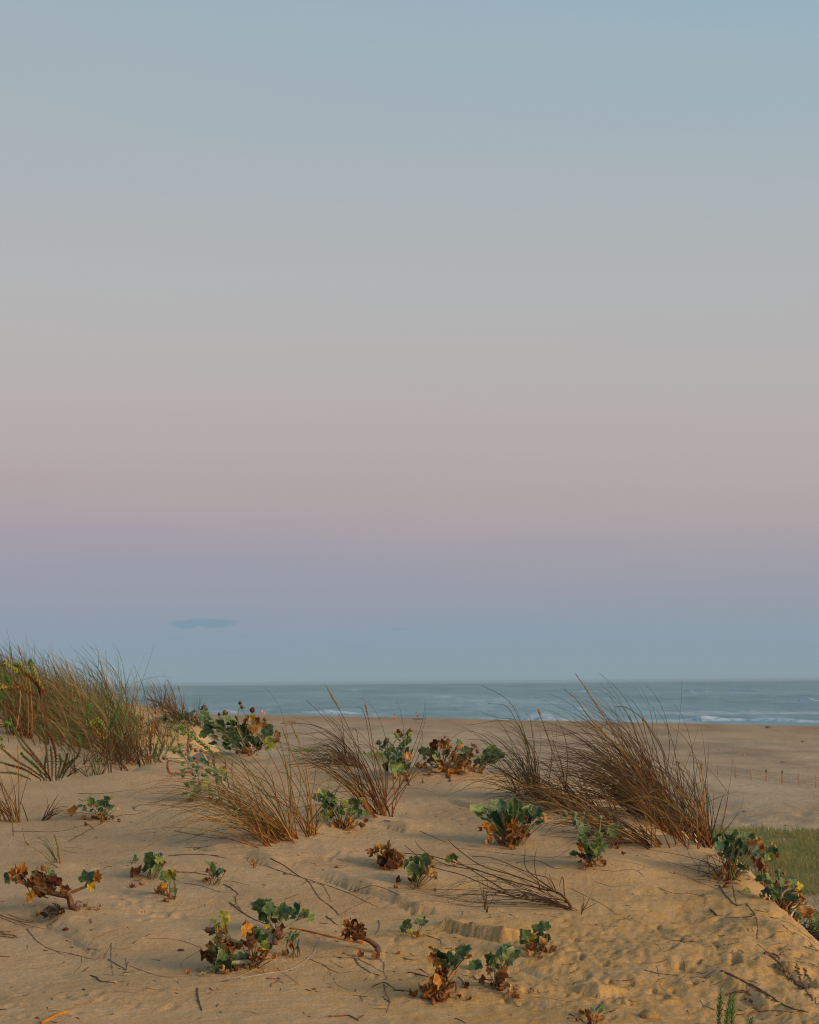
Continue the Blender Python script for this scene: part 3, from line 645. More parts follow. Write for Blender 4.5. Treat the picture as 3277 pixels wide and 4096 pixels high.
        hm = mb; mb = MB(); mb.tube(smooth_path([P(j[0], j[1], Y), P((hx + j[0]) / 2 + r.uniform(-3, 3), (hy + j[1]) / 2, Y), c - np.array([0, 0, rad])], 6), .003, .0022, (.2, .2, .12), (.2, .18, .1), 5); so_ = mb.build('flower_stalk', WOOD, e, bp); hm.build('flower_head', LEAF, so_, bp)
    return e
GT = 'marram grass tufts growing on the dune'
TC = {'o': ((.30, .115, .022), (.25, .135, .032), (.19, .12, .05)), 'n': ((.19, .068, .016), (.095, .050, .020), (.070, .045, .028)), 'g': ((.24, .11, .02), (.09, .115, .028), (.12, .115, .045)), 'k': ((.085, .040, .020), (.055, .036, .025), (.050, .038, .030)), 't': ((.25, .12, .04), (.30, .20, .08), (.32, .225, .12)), 'v': ((.13, .12, .025), (.080, .14, .03), (.13, .15, .05))}
def blade_pts(p0, d0, L, wind, grav, r, n=11):
    p = np.array(p0, float); d = np.array(d0, float); d /= np.linalg.norm(d); out = [p.copy()]; st = L / (n - 1)
    kink = r.randint(3, 8) if r.random() < .2 else -1
    for i in range(1, n):
        t = i / (n - 1)
        d = d + np.array(wind) * (.22 * t) + np.array([0, 0, -1]) * grav * .3 * t * t
        if i == kink: d = d + np.array([r.gauss(0, .5), r.gauss(0, .3), -r.random() * .8])
        d /= np.linalg.norm(d); p = p + d * st
        g = gzs(p[0], p[1]) + .004
        if p[2] < g: p[2] = g; d[2] = max(d[2], .0)
        out.append(p.copy())
    return out
def tuft(bases, n, L, lean, label, mix='on', wd=(.0028, .0050), wind=(-.55, .05, -.05), grav=.9, seed=0, spread=.05, stalks=(), reg='P', far=30, near=2.0, sp=(.28, .28), lp=1.0, green_short=0, name='marram_tuft', pieces=(), bladelift=0):
    """bases: px list; L: (min,max) px length; lean: mean x-lean, sd"""
    r = random.Random(seed * 13 + 5); B = [gp(*px_(reg, *b), far=far, near=near) for b in bases]; Yb = np.mean([b[1] for b in B]); ppm = F / Yb
    bp = B[0]; e = empty(name, bp, label, 'grass tuft', GT); mb = MB()
    ns = max(2, int(n / 4.5)); left = n
    for i in range(ns):
        b = B[r.randrange(len(B))] if r.random() < .75 or len(B) < 2 else None
        if b is None: k = r.randrange(len(B) - 1); t = r.random(); b = B[k] * (1 - t) + B[k + 1] * t
        x, y = b[0] + r.gauss(0, spread), b[1] + r.gauss(0, spread * 1.3); z = gzs(x, y) - .01
        if z < -50: z = float(gz(x, y)) - .01
        sd = np.array([r.gauss(lean[0], lean[1]), r.gauss(.02, .28), 1.0]); sl_ = r.uniform(.05, .16) * min(1.2, L[1] / 400); ck = TC[r.choice(mix)]
        sp_ = blade_pts((x, y, z), sd, sl_, (-.1, 0, 0), .1, r, 5); c0 = jc(ck[0], r, .3); mb.ribbon(sp_, r.uniform(wd[0], wd[1]) * 1.9, [c0] * 5, np.array([r.gauss(0, .6), -1, r.gauss(0, .3)]))
        for q_ in range(max(1, n // ns)):
            l = r.uniform(r.uniform(L[0], L[1]), L[1]) / ppm
            sp2 = .16 + .28 * r.random(); d0 = sd / np.linalg.norm(sd) + np.array([r.gauss(-.04, sp2), r.gauss(0, sp2), r.gauss(0, sp2 * .6)]); d0[2] = max(d0[2], .05)
            st_ = sp_[r.randint(0, 3)]
            pts = blade_pts(st_, d0, l, [v * r.uniform(.2, 1.5) for v in wind], grav * r.uniform(.1, 2.0), r)
            cs = [jc(c, r, .28) for c in (ck if r.random() < .7 else TC[r.choice(mix)])]
            cols = [tuple(np.interp(t, (0, .35, 1), [cs[m][j_] for m in range(3)]) for j_ in range(3)) for t in np.linspace(0, 1, len(pts))]
            mb.ribbon(pts, r.uniform(*wd), cols, np.array([r.gauss(0, .5), -1, r.gauss(0, .5)]))
    mb.build('blades', GRASS, e, bp)
    for s_ in stalks:     # (reg, [px points base..tip], width, colour key, spike length fraction)
        rg, pts, wdt, ck, spk = s_; Y = Yb + r.uniform(-.05, .05); W = [P(*px_(rg, *p), Y + .0 * i) for i, p in enumerate(pts)]
        W = smooth_path(W, 18); sm = MB(); c = TC[ck]; sm.tube(W, wdt, wdt * .45, jc(c[0], r), jc(c[1], r), 5); st_o = sm.build('flower_stalk' if spk else 'tall_blade', GRASS, e, bp)
        if spk:
            k = int(18 * (1 - spk)); q_ = smooth_path(W[k:], 12); hm = MB(); hm.tube(q_, .0022, .0008, jc((.30, .19, .08), r), jc((.26, .17, .08), r), 6, rmid=.0042)
            for j in range(40):
                t = r.random() * .92; i0 = int(t * 11); p = q_[i0]; a = r.uniform(0, 6.28); d = np.array([math.cos(a), math.sin(a), 1.6]); d /= np.linalg.norm(d)
                hm.tube([p, p + d * .009, p + d * .016], .0011, .0003, jc((.33, .21, .09), r), None, 3)
            hm.build('seed_head', GRASS, st_o, bp)
    return e
def brush(mb, pts, r, L, c0, c1, tip, dens=1.0, wdl=.004, stemr=.004):
    """a spurge shoot: stem closely set with small upswept leaves"""
    W = smooth_path(pts, 24); mb.tube(W, stemr, stemr * .6, c0, c1, 6); tot = np.linalg.norm(np.diff(W, axis=0), axis=1).sum(); n = int(tot / .0042 * dens)
    for j in range(n):
        t = (j + .5) / n; k = t * 22.99; i = int(k); p = W[i] * (1 - k + i) + W[i + 1] * (k - i); tn = W[i + 1] - W[i]; tn /= np.linalg.norm(tn) + 1e-9
        a = j * 2.4; u = np.cross(tn, (.2, .9, .3)); u /= np.linalg.norm(u); v = np.cross(tn, u); d = (math.cos(a) * u + math.sin(a) * v) * 1.0 + tn * .9; d /= np.linalg.norm(d)
        l = L * r.uniform(.75, 1.15) * (1 - .45 * t ** 3) * (.55 + .45 * min(1, t * 3)); s = np.cross(d, tn); s /= np.linalg.norm(s) + 1e-9
        c = tuple(c0[m] * (1 - t) + c1[m] * t if t < .7 else c1[m] * (1 - (t - .7) / .3) + tip[m] * (t - .7) / .3 for m in range(3)); c = jc(c, r, .2)
        b = len(mb.v); mb.v += [tuple(p), tuple(p + d * l * .5 + s * wdl * .5), tuple(p + d * l + tn * l * .25), tuple(p + d * l * .5 - s * wdl * .5)]; mb.c += [c] * 4; mb.f.append((b, b + 1, b + 2, b + 3))
def spurge(reg, shoots, label, Yb=None, base=None, seed=0, L=.014, flowers=(), far=30, near=2.0, name='sea_spurge', wdl=.005):
    r = random.Random(seed * 3 + 1); bp = gp(*px_(reg, *(base or shoots[0][0][0])), far=far, near=near)
    if Yb: bp = bp * 0 + P(*px_(reg, *(base or shoots[0][0][0])), Yb)
    e = empty(name, bp, label, 'plant', 'spurge shoots on the dune')
    for pts, c0, c1, tip in shoots:
        mb = MB(); Y = bp[1] + r.uniform(-.08, .08); W = [P(*px_(reg, *p), Y) for p in pts]
        W[0] = W[0].copy(); g = float(gz(W[0][0], W[0][1]))
        if W[0][2] > g + .002: mb.tube(smooth_path([np.array([W[0][0] + .03, W[0][1], g - .01]), W[0] * .5 + np.array([W[0][0] + .02, W[0][1], g]) * .5, W[0]], 6), .003, .0025, (.11, .05, .02), None, 4)
        brush(mb, W, r, L, c0, c1, tip, wdl=wdl * 1.3, stemr=L * .12, dens=2.6 if L < .02 else 1.3); mb.build('shoot', LEAF, e, bp)
    for (fx, fy, sz, col) in flowers:
        mb = MB(); Y = bp[1] + r.uniform(-.05, .05); c = P(*px_(reg, fx, fy), Y); rad = sz * REG[reg][2] / (F / Y) * .5
        for k in range(16):
            d = np.array([r.gauss(0, 1), r.gauss(0, 1), r.gauss(0, .7)]) * rad * .6; q_ = c + d; mb.tube([c - np.array([0, 0, rad]), q_ * .6 + c * .4, q_], .0015, .001, jc(col, r), None, 3)
            mb.head(q_, rad * .24, jc(col, r, .3), jc(col, r, .3), r)
        mb.build('flower_cluster', LEAF, e, bp)
    return e
def twig(reg, pts, rad, col, label, name='twig', cat='twig', group='twigs and roots lying on the dune sand', lift=0.0, taper=.45, branches=(), seed=0, n=None, jitter=.5, far=30, ridge=None):
    r = random.Random(seed + len(pts) * 17 + int(pts[0][0])); mb = MB(); cc = jc(col, r, .1); rad = max(rad * .52, .0011)
    def path(ps):
        fine = smooth_path([(*px_(reg, *p), 0) for p in ps], n or max(8, len(ps) * 6)); W = []; wob = 0
        for i, p in enumerate(fine):
            g = gp(p[0], p[1], far=far); wob = wob * .5 + r.gauss(0, 1) * rad * jitter * .8; W.append(g + np.array([wob, wob * .6, rad * .5 + lift * math.sin(math.pi * i / (len(fine) - 1))]))
        return W
    W = path(pts); mb.tube(W, rad, rad * taper, cc, jc(col, r, .2), 5)
    for b in branches: Wb = path(b); mb.tube(Wb, rad * .6, rad * .25, cc, cc, 4)
    return tagm(mb.build(name, WOOD, None, W[0]), label, cat, group)
#==CONTENT==

# ================================================================== SEA HOLLIES
holly('F', (860, 265), [(605, 205, 105, 'o'), (660, 155, 62, 'g'), (705, 190, 40, 'g'), (760, 110, 60, 'g'), (780, 140, 66, 'o'), (830, 130, 62, 'g'), (860, 125, 58, 'd'), (905, 100, 64, 'g'), (935, 95, 40, 'y'), (905, 140, 62, 'g'), (945, 175, 72, 'p'),
    (995, 185, 40, 'y'), (765, 195, 34, 'g'), (860, 235, 48, 'o'), (740, 150, 40, 'b'), (690, 275, 50, 'b'), (780, 268, 70, 'b'), (830, 262, 62, 'b'), (900, 262, 54, 'b'), (960, 268, 55, 't'), (850, 180, 45, 'g'), (925, 165, 45, 'd')],
    'small sea holly with one bright orange leaf held out beside its low green rosette', seed=1)
holly('I', (1480, 1600), [(1210, 1300, 175, 'p'), (1150, 1330, 120, 'g'), (1010, 1310, 115, 'd'), (930, 1350, 100, 'g'), (1060, 1400, 130, 'g'), (1270, 1370, 120, 'g'), (880, 1500, 95, 'd'), (1010, 1530, 80, 'g'), (1100, 1450, 110, 'p'), (1530, 1260, 130, 'p'), (1450, 1130, 130, 'p'),
    (1340, 1120, 110, 'g'), (1250, 1150, 105, 'g'), (1350, 1180, 90, 'd'), (1070, 1080, 110, 'u'), (1130, 1080, 90, 'p'), (1000, 1080, 90, 'g'), (860, 1140, 90, 'g'), (870, 1210, 70, 'g'), (930, 1110, 80, 'p'), (960, 960, 110, 'u'), (1150, 960, 90, 'u'), (860, 1030, 70, 'g'), (1070, 1150, 80, 'g'),
    (1380, 1370, 80, 'g'), (1250, 1450, 100, 'g'), (1400, 1250, 90, 'g'), (1180, 1200, 80, 'd'), (1050, 1230, 80, 'g'), (1030, 1570, 95, 'y'), (960, 1600, 100, 'b'), (1460, 1450, 90, 'b'), (1060, 1010, 60, 'o'), (1300, 960, 70, 'o'), (1210, 890, 50, 'o'), (1480, 1080, 70, 'o'), (1320, 1000, 90, 'p'), (1220, 1010, 80, 'u')],
    'tall silvery-stemmed sea holly with clustered round heads, beside the golden tuft', seed=2,
    stems=[([(1400, 1560), (1240, 1420), (1100, 1240), (970, 1050), (880, 900)], .0065, .0035, (.40, .38, .30), (.36, .36, .27)), ([(1600, 1500), (1500, 1350), (1410, 1200), (1300, 1070), (1160, 870)], .0065, .0035, (.42, .40, .32), (.36, .36, .27)), ([(970, 1050), (960, 900), (965, 800)], .004, .003, (.32, .32, .22), (.3, .3, .2)), ([(880, 950), (700, 950), (600, 940)], .003, .0025, (.3, .32, .22), (.3, .3, .2))],
    stemjoin=[(1240, 1420), (1100, 1240), (970, 1050), (1410, 1200), (1300, 1070), (1500, 1350), (1180, 900)], heads=[(835, 840, 85, 'G'), (590, 940, 75, 'G'), (1060, 830, 62, 'B'), (1145, 830, 70, 'G'), (960, 830, 62, 'O'), (920, 885, 52, 'O'), (1040, 945, 48, 'B'), (985, 760, 60, 'B'), (1215, 860, 42, 'B'), (1000, 800, 60, 'O')], thick=.005, scol=(.34, .34, .24))
holly('B', (560, 600), [(620, 375, 115, 'o'), (608, 325, 54, 'y'), (430, 440, 110, 'g'), (400, 490, 90, 'd'), (260, 400, 84, 'd'), (330, 370, 74, 'g'), (480, 350, 80, 'g'), (540, 390, 74, 'd'), (460, 510, 110, 'd'), (520, 460, 84, 'g'), (560, 500, 90, 'd'), (600, 510, 80, 'g'), (720, 420, 84, 'd'),
    (705, 460, 80, 'g'), (690, 380, 54, 'o'), (660, 350, 50, 'b'), (300, 480, 50, 't'), (230, 450, 84, 'g'), (740, 525, 94, 'v'), (770, 500, 52, 'y'), (220, 300, 80, 'g'), (240, 340, 64, 'd'), (570, 440, 64, 'd'), (600, 580, 90, 't'), (650, 560, 50, 'b'), (380, 540, 80, 'd'), (480, 560, 60, 'b'), (650, 480, 64, 'g'),
    (800, 470, 60, 'b'), (805, 515, 50, 'b'), (500, 410, 90, 'd'), (350, 430, 90, 'd'), (300, 400, 80, 'g'), (430, 380, 80, 'd'), (650, 420, 90, 'o'), (590, 350, 70, 'd'), (400, 330, 60, 'g'), (690, 500, 80, 'd'), (280, 530, 60, 'd'), (640, 530, 70, 'd'), (200, 330, 60, 'g'), (560, 340, 60, 'o'), (350, 340, 60, 'u')],
    'dark bushy sea holly with brown heads and a big yellow leaf, against the sea', seed=3, spread=1.6,
    heads=[(225, 255, 60, 'B'), (385, 290, 50, 'B'), (340, 300, 28, 'R'), (500, 215, 32, 'R'), (515, 245, 36, 'B'), (595, 268, 48, 'R'), (560, 322, 38, 'B'), (785, 440, 42, 'B'), (690, 340, 36, 'B')])
holly('C', (400, 770), [(300, 580, 62, 'g'), (280, 600, 48, 'd'), (330, 590, 52, 'p'), (380, 560, 48, 'u'), (430, 510, 48, 'p'), (300, 650, 82, 'd'), (340, 700, 110, 'p'), (390, 640, 84, 'g'), (320, 660, 64, 'g'), (440, 570, 44, 'g'), (350, 480, 62, 'g'), (450, 490, 52, 'g'), (440, 440, 52, 'g'), (240, 555, 42, 'u'), (270, 525, 38, 'd'),
    (400, 690, 62, 'g'), (450, 700, 64, 'v'), (490, 640, 104, 't'), (280, 700, 84, 'd'), (370, 720, 80, 'g'), (300, 730, 80, 'd'), (420, 600, 60, 'g'), (350, 610, 60, 'u'), (400, 530, 45, 'g'), (460, 460, 40, 'v'), (270, 570, 40, 'g')],
    'upright sea holly with small round yellow-green heads, against the pale beach', seed=4,
    stems=[([(460, 850), (440, 780), (400, 700), (370, 620), (330, 540), (290, 510)], .006, .003, (.24, .15, .08), (.32, .34, .2)), ([(400, 700), (415, 580), (410, 500), (400, 450)], .005, .003, (.38, .38, .28), (.36, .38, .25)), ([(412, 560), (450, 480), (465, 430)], .0035, .0025, (.36, .36, .25), (.36, .34, .22))],
    stemjoin=[(400, 700), (370, 620), (415, 580), (410, 500), (330, 540)], heads=[(222, 517, 48, 'G'), (283, 505, 54, 'G'), (372, 430, 38, 'R'), (405, 450, 42, 'O'), (468, 420, 38, 'O'), (352, 450, 32, 'O'), (385, 465, 36, 'B')])
holly('C', (720, 740), [(650, 520, 64, 'r'), (630, 550, 54, 'r'), (610, 545, 50, 'r'), (700, 500, 64, 'b'), (730, 530, 64, 'b'), (760, 510, 54, 'b'), (670, 510, 50, 'b'), (740, 490, 50, 'o'), (570, 590, 84, 'd'), (630, 590, 64, 'g'), (660, 610, 64, 'g'), (640, 640, 64, 'p'), (740, 590, 64, 'd'), (800, 580, 74, 't'), (820, 640, 84, 't'),
    (860, 550, 64, 'o'), (900, 590, 84, 'd'), (945, 580, 66, 't'), (970, 560, 52, 't'), (850, 650, 84, 'd'), (870, 620, 84, 'g'), (820, 680, 84, 'd'), (720, 690, 94, 't'), (770, 700, 64, 't'), (830, 740, 104, 'o'), (870, 740, 84, 'o'), (900, 765, 74, 't'), (850, 700, 74, 'b'), (930, 690, 64, 'b'), (825, 515, 74, 'g'),
    (670, 680, 74, 'b'), (550, 710, 64, 'b'), (960, 735, 74, 'b'), (1020, 735, 50, 'b'), (750, 720, 64, 't'), (600, 660, 60, 'b'), (790, 620, 60, 'b'), (690, 560, 60, 'b'), (640, 710, 70, 'b'), (880, 680, 70, 'b'), (760, 560, 60, 'o'), (940, 620, 60, 'b'), (540, 590, 50, 'g'), (500, 700, 60, 'b'), (700, 650, 60, 't')],
    'half-withered sea holly on the dune crest, crumpled tan leaves mixed with dark green', seed=5, spread=1.4,
    stems=[([(770, 820), (770, 760), (775, 690), (768, 610), (772, 560)], .0055, .0035, (.22, .12, .05), (.3, .2, .09)), ([(690, 730), (640, 640), (600, 600)], .004, .003, (.16, .08, .04), (.15, .07, .04))])
holly('C', (960, 745), [(1110, 610, 135, 'd'), (1070, 630, 95, 'g'), (1160, 620, 84, 'd'), (1020, 650, 74, 'd'), (980, 660, 64, 'g'), (1100, 560, 66, 'g'), (1100, 660, 64, 'g'), (1135, 580, 60, 'g'), (1040, 620, 60, 'd')],
    'sea holly branch of big dark green pointed leaves, beyond the half-withered crest plant', seed=6)
holly('C', (1250, 1310), [(970, 1040, 104, 'p'), (1010, 1060, 90, 'g'), (1030, 1100, 114, 'd'), (1070, 1030, 84, 'p'), (1110, 1000, 94, 'p'), (1160, 990, 84, 'u'), (1190, 1010, 74, 'g'), (1250, 1000, 114, 'g'), (1240, 1040, 94, 'p'), (1300, 1030, 84, 'g'), (1340, 1060, 94, 'g'), (1380, 1040, 84, 'p'), (1440, 1050, 94, 'g'),
    (1420, 1090, 104, 'u'), (1460, 1100, 84, 'g'), (1130, 1100, 124, 'd'), (1080, 1100, 94, 'g'), (1200, 1080, 84, 'g'), (1280, 1080, 104, 'g'), (1320, 1090, 84, 'g'), (1150, 1190, 110, 'v'), (1140, 1225, 104, 'p'), (1180, 1120, 84, 'y'), (1200, 1150, 74, 'o'), (1510, 1130, 74, 'o'), (1450, 1130, 84, 'd'), (1190, 1060, 64, 'y'),
    (1340, 1080, 64, 'o'), (1010, 1170, 74, 'o'), (1040, 1210, 94, 'o'), (1060, 1235, 64, 'o'), (1230, 1170, 114, 'o'), (1280, 1160, 94, 'o'), (1260, 1200, 94, 'b'), (1300, 1220, 74, 'b'), (1220, 1260, 84, 'b'), (1270, 1290, 74, 't'), (1350, 1230, 74, 'b'), (1370, 1240, 54, 'b'), (1200, 1250, 64, 'o'), (1130, 1290, 94, 't'),
    (1240, 1300, 54, 'b'), (1380, 1110, 90, 'd'), (1040, 1050, 80, 'u'), (1200, 1110, 80, 'd'), (1250, 1110, 80, 'o'), (1170, 1160, 70, 'b'), (1320, 1150, 70, 'b')],
    'largest full green sea holly on open sand, brown leaves crowding its foot', seed=7, thick=.0052)
holly('D', (510, 1560), [(390, 1210, 62, 'u'), (440, 1210, 62, 'p'), (400, 1230, 62, 'u'), (440, 1260, 54, 'b'), (440, 1290, 94, 'g'), (440, 1310, 74, 'd'), (540, 1330, 94, 'p'), (570, 1320, 62, 'y'), (500, 1300, 60, 't'), (440, 1390, 104, 'g'), (480, 1400, 104, 'g'), (540, 1410, 104, 'p'), (590, 1400, 94, 'g'),
    (470, 1440, 114, 'd'), (520, 1450, 104, 'g'), (560, 1450, 94, 'p'), (370, 1470, 64, 'g'), (400, 1420, 74, 'o'), (450, 1490, 74, 'o'), (430, 1480, 62, 'b'), (500, 1470, 62, 'd'), (420, 1340, 60, 'g'), (560, 1370, 70, 'g'), (610, 1530, 60, 'b'), (580, 1520, 50, 't'), (470, 1540, 60, 'b'), (400, 1400, 60, 'b')],
    'slim sea holly with grey-blue top and pale round heads, under the lying grass', seed=8, thick=.005,
    stems=[([(520, 1570), (500, 1480), (450, 1350), (410, 1250), (385, 1190)], .006, .003, (.22, .12, .06), (.36, .38, .28))], heads=[(310, 1162, 50, 'G'), (380, 1165, 58, 'G'), (450, 1160, 34, 'G'), (580, 1190, 42, 'G')], stemjoin=[(500, 1480), (450, 1350), (410, 1250)])
holly('D', (665, 1420), [(620, 1290, 84, 'd'), (650, 1310, 84, 'g'), (700, 1275, 94, 'p'), (730, 1280, 62, 'g'), (630, 1340, 62, 'p'), (760, 1290, 54, 'o'), (700, 1395, 84, 'b'), (720, 1378, 54, 'b'), (595, 1300, 50, 'd')],
    'small round-leaved sea holly with one curled brown leaf, under the lying grass', seed=9)
holly('E', (740, 900), [(740, 485, 64, 'g'), (800, 500, 74, 'g'), (840, 520, 74, 'p'), (890, 530, 84, 'u'), (940, 530, 54, 'g'), (630, 540, 64, 'd'), (660, 570, 84, 'p'), (620, 560, 54, 'g'), (690, 590, 94, 'g'), (730, 610, 104, 'd'), (640, 610, 74, 'u'), (770, 600, 84, 'g'), (820, 580, 94, 'd'), (860, 580, 64, 'p'),
    (960, 600, 104, 'o'), (940, 590, 74, 'o'), (1000, 590, 64, 'o'), (905, 670, 104, 'g'), (890, 640, 94, 'd'), (960, 660, 94, 'u'), (800, 670, 114, 'd'), (760, 660, 94, 'g'), (790, 700, 94, 'g'), (730, 700, 84, 'd'), (850, 795, 84, 'd'), (890, 800, 64, 'g'), (780, 830, 104, 'g'), (860, 850, 94, 'p'), (740, 850, 64, 'g'),
    (890, 820, 44, 'o'), (825, 915, 44, 'y'), (710, 760, 84, 'b'), (690, 800, 74, 'b'), (740, 780, 64, 'b'), (680, 860, 70, 'b'), (700, 910, 60, 'b'), (770, 540, 80, 'd'), (700, 540, 70, 'd'), (850, 620, 80, 'd'), (640, 690, 60, 'b'), (730, 740, 80, 'b'), (700, 640, 80, 'd'), (760, 740, 70, 'd')],
    'lush sea holly spilling over the dune edge beside the green lawn of beach grass', seed=10, spread=1.3, thick=.005)
holly('E', (1050, 840), [(1060, 620, 84, 'o'), (1110, 600, 74, 't'), (1105, 645, 94, 'd'), (1080, 640, 64, 'g'), (1020, 690, 64, 'g'), (1060, 720, 84, 'p'), (1100, 710, 74, 'v'), (1160, 700, 64, 'o'), (1000, 760, 94, 'b'), (1040, 800, 64, 'b'), (1140, 660, 60, 'g'), (960, 720, 60, 'b')],
    'sea holly on thick brown stems behind the dune edge, orange and dark leaves', seed=11,
    stems=[([(1065, 880), (1050, 810), (1000, 750), (930, 710)], .011, .008, (.20, .09, .045), (.24, .12, .06)), ([(1040, 800), (990, 790), (960, 740)], .008, .005, (.18, .08, .04), (.22, .1, .05))])
holly('E', (1180, 1130), [(970, 915, 64, 'd'), (1010, 880, 84, 'g'), (1040, 900, 94, 'p'), (1060, 930, 74, 'g'), (1110, 960, 94, 'p'), (1060, 1000, 84, 'd'), (1170, 880, 64, 'g'), (1190, 920, 74, 'g'), (1210, 870, 64, 'b'), (1200, 940, 84, 'b'), (1260, 940, 84, 'g'), (1310, 950, 94, 'd'), (1290, 930, 64, 'p'), (1350, 960, 64, 'y'),
    (1340, 1000, 64, 'o'), (1270, 1000, 74, 'g'), (1280, 1060, 84, 'd'), (1240, 1080, 74, 'd'), (1320, 1080, 64, 'g'), (1140, 1080, 84, 'd'), (1130, 1040, 64, 'g'), (1370, 1100, 74, 'b'), (1400, 1090, 64, 'o'), (1420, 1120, 44, 't'), (1380, 1170, 84, 'o'), (1430, 1200, 94, 'o'), (1470, 1200, 64, 'b'), (1330, 1240, 84, 'd'),
    (1300, 1240, 64, 'b'), (1360, 1270, 64, 'p'), (1250, 1180, 84, 'b'), (1210, 1170, 84, 'b'), (1170, 980, 80, 'g'), (1220, 1030, 80, 'g'), (1260, 1140, 80, 'b'), (1330, 1160, 80, 'b'), (1280, 1210, 80, 'd'), (1190, 1090, 80, 'b'), (1090, 1020, 70, 'd'), (1350, 1060, 70, 'b')],
    'straggling sea holly with pale arching leaf stalks hanging on the steep dune edge', seed=12, spread=1.2, heads=[(1160, 835, 55, 'G')],
    stems=[([(1180, 1090), (1200, 1020), (1260, 990), (1330, 995), (1330, 1060)], .0045, .003, (.42, .38, .22), (.4, .34, .18)), ([(1210, 1140), (1290, 1145), (1340, 1100), (1380, 1110)], .0042, .003, (.42, .36, .2), (.4, .3, .15)), ([(1270, 1230), (1300, 1170), (1350, 1140), (1430, 1130), (1480, 1180)], .0042, .003, (.42, .36, .2), (.3, .2, .1)), ([(1080, 910), (1130, 895), (1190, 960)], .004, .003, (.22, .1, .05), (.2, .1, .05)), ([(1100, 1010), (1150, 1050), (1180, 1110)], .006, .005, (.35, .32, .2), (.3, .2, .1))])
holly('F', (1290, 765), [(1250, 590, 94, 'g'), (1260, 640, 114, 'd'), (1300, 620, 94, 'g'), (1240, 580, 74, 'd'), (1340, 600, 74, 'v'), (1345, 568, 54, 'u'), (1350, 640, 74, 'g'), (1300, 660, 94, 'p'), (1365, 605, 45, 'o'), (1180, 742, 94, 'b'), (1375, 650, 50, 'b'), (1395, 640, 40, 'b'), (1320, 585, 60, 'g')],
    'compact upright green sea holly with a brown leaf drooping to the sand', seed=13)
holly('F', (1132, 645), [(1130, 580, 42, 'd'), (1132, 605, 52, 'g'), (1150, 605, 42, 'g'), (1112, 632, 34, 'y')], 'tiny sea holly sprout with a yellow lower leaf, next to a compact green rosette', seed=14, thick=.003)
holly('F', (1440, 930), [(1390, 740, 104, 'g'), (1430, 720, 104, 'v'), (1440, 760, 94, 'p'), (1465, 700, 54, 'y'), (1460, 857, 58, 'g'), (1330, 850, 84, 'o'), (1310, 870, 74, 'o'), (1340, 880, 54, 'b'), (1420, 928, 64, 'b'), (1470, 938, 64, 'b'), (1410, 905, 60, 't')],
    'sea holly with one large folded upright leaf and an orange leaf bent down', seed=15)
holly('G', (315, 268), [(270, 120, 94, 'p'), (255, 100, 64, 'p'), (330, 175, 74, 'd'), (360, 155, 44, 'u'), (310, 108, 28, 'b'), (270, 157, 54, 'o'), (395, 160, 34, 'b'), (245, 160, 34, 'b'), (240, 225, 40, 'b'), (350, 220, 40, 'b')],
    'small sea holly with one pale upright leaf at the end of a long dark twig', seed=16)
# dying holly with stout creeping stem, lower left
holly('F', (640, 1035), [(65, 740, 84, 'd'), (130, 720, 114, 'o'), (160, 700, 94, 'o'), (180, 750, 84, 'b'), (100, 770, 94, 'o'), (200, 740, 64, 'b'), (330, 730, 94, 'b'), (300, 760, 84, 'y'), (420, 730, 94, 'u'), (400, 710, 74, 'p'), (380, 760, 84, 'o'), (340, 700, 64, 'b'), (290, 720, 54, 'g'), (260, 790, 94, 'b'), (300, 800, 94, 'b'),
    (240, 840, 84, 'b'), (350, 800, 84, 'b'), (460, 820, 114, 'b'), (440, 800, 84, 'r'), (280, 890, 124, 'o'), (340, 910, 104, 'b'), (250, 920, 94, 'o'), (530, 860, 94, 'b'), (560, 840, 64, 'b'), (500, 880, 74, 't'), (750, 760, 114, 'g'), (765, 740, 94, 'd'), (810, 760, 114, 'o'), (850, 770, 74, 'o'), (770, 820, 64, 'y'), (60, 780, 60, 'd'), (310, 850, 80, 'b'), (400, 850, 80, 'b')],
    'dying sea holly with a stout creeping stem, orange and brown leaves and two raised branches', seed=17, spread=.6,
    stems=[([(660, 1035), (600, 990), (580, 920), (500, 900), (400, 880)], .0125, .009, (.13, .06, .045), (.16, .085, .045)), ([(400, 880), (300, 840), (180, 790), (130, 750)], .0085, .005, (.30, .19, .07), (.34, .22, .08)), ([(600, 990), (590, 900), (660, 860), (755, 822)], .0065, .0045, (.18, .07, .04), (.30, .14, .05)), ([(390, 860), (375, 800), (370, 750)], .006, .005, (.25, .2, .1), (.25, .2, .1)), ([(640, 1000), (650, 960), (690, 965)], .004, .002, (.15, .08, .05), (.1, .07, .05))],
    stemjoin=[(180, 790), (375, 800), (400, 880), (500, 900), (755, 822), (580, 920)])
holly('F', (440, 1075), [(380, 1045, 100, 'k'), (430, 1060, 94, 'k'), (500, 1055, 94, 'k'), (540, 1065, 64, 'k'), (400, 1075, 74, 'k'), (460, 1050, 80, 'k')], 'crumpled grey dead leaves lying on the sand below the dying sea holly', seed=18, name='dead_leaf_clump', group='heaps of dead sea holly leaves')
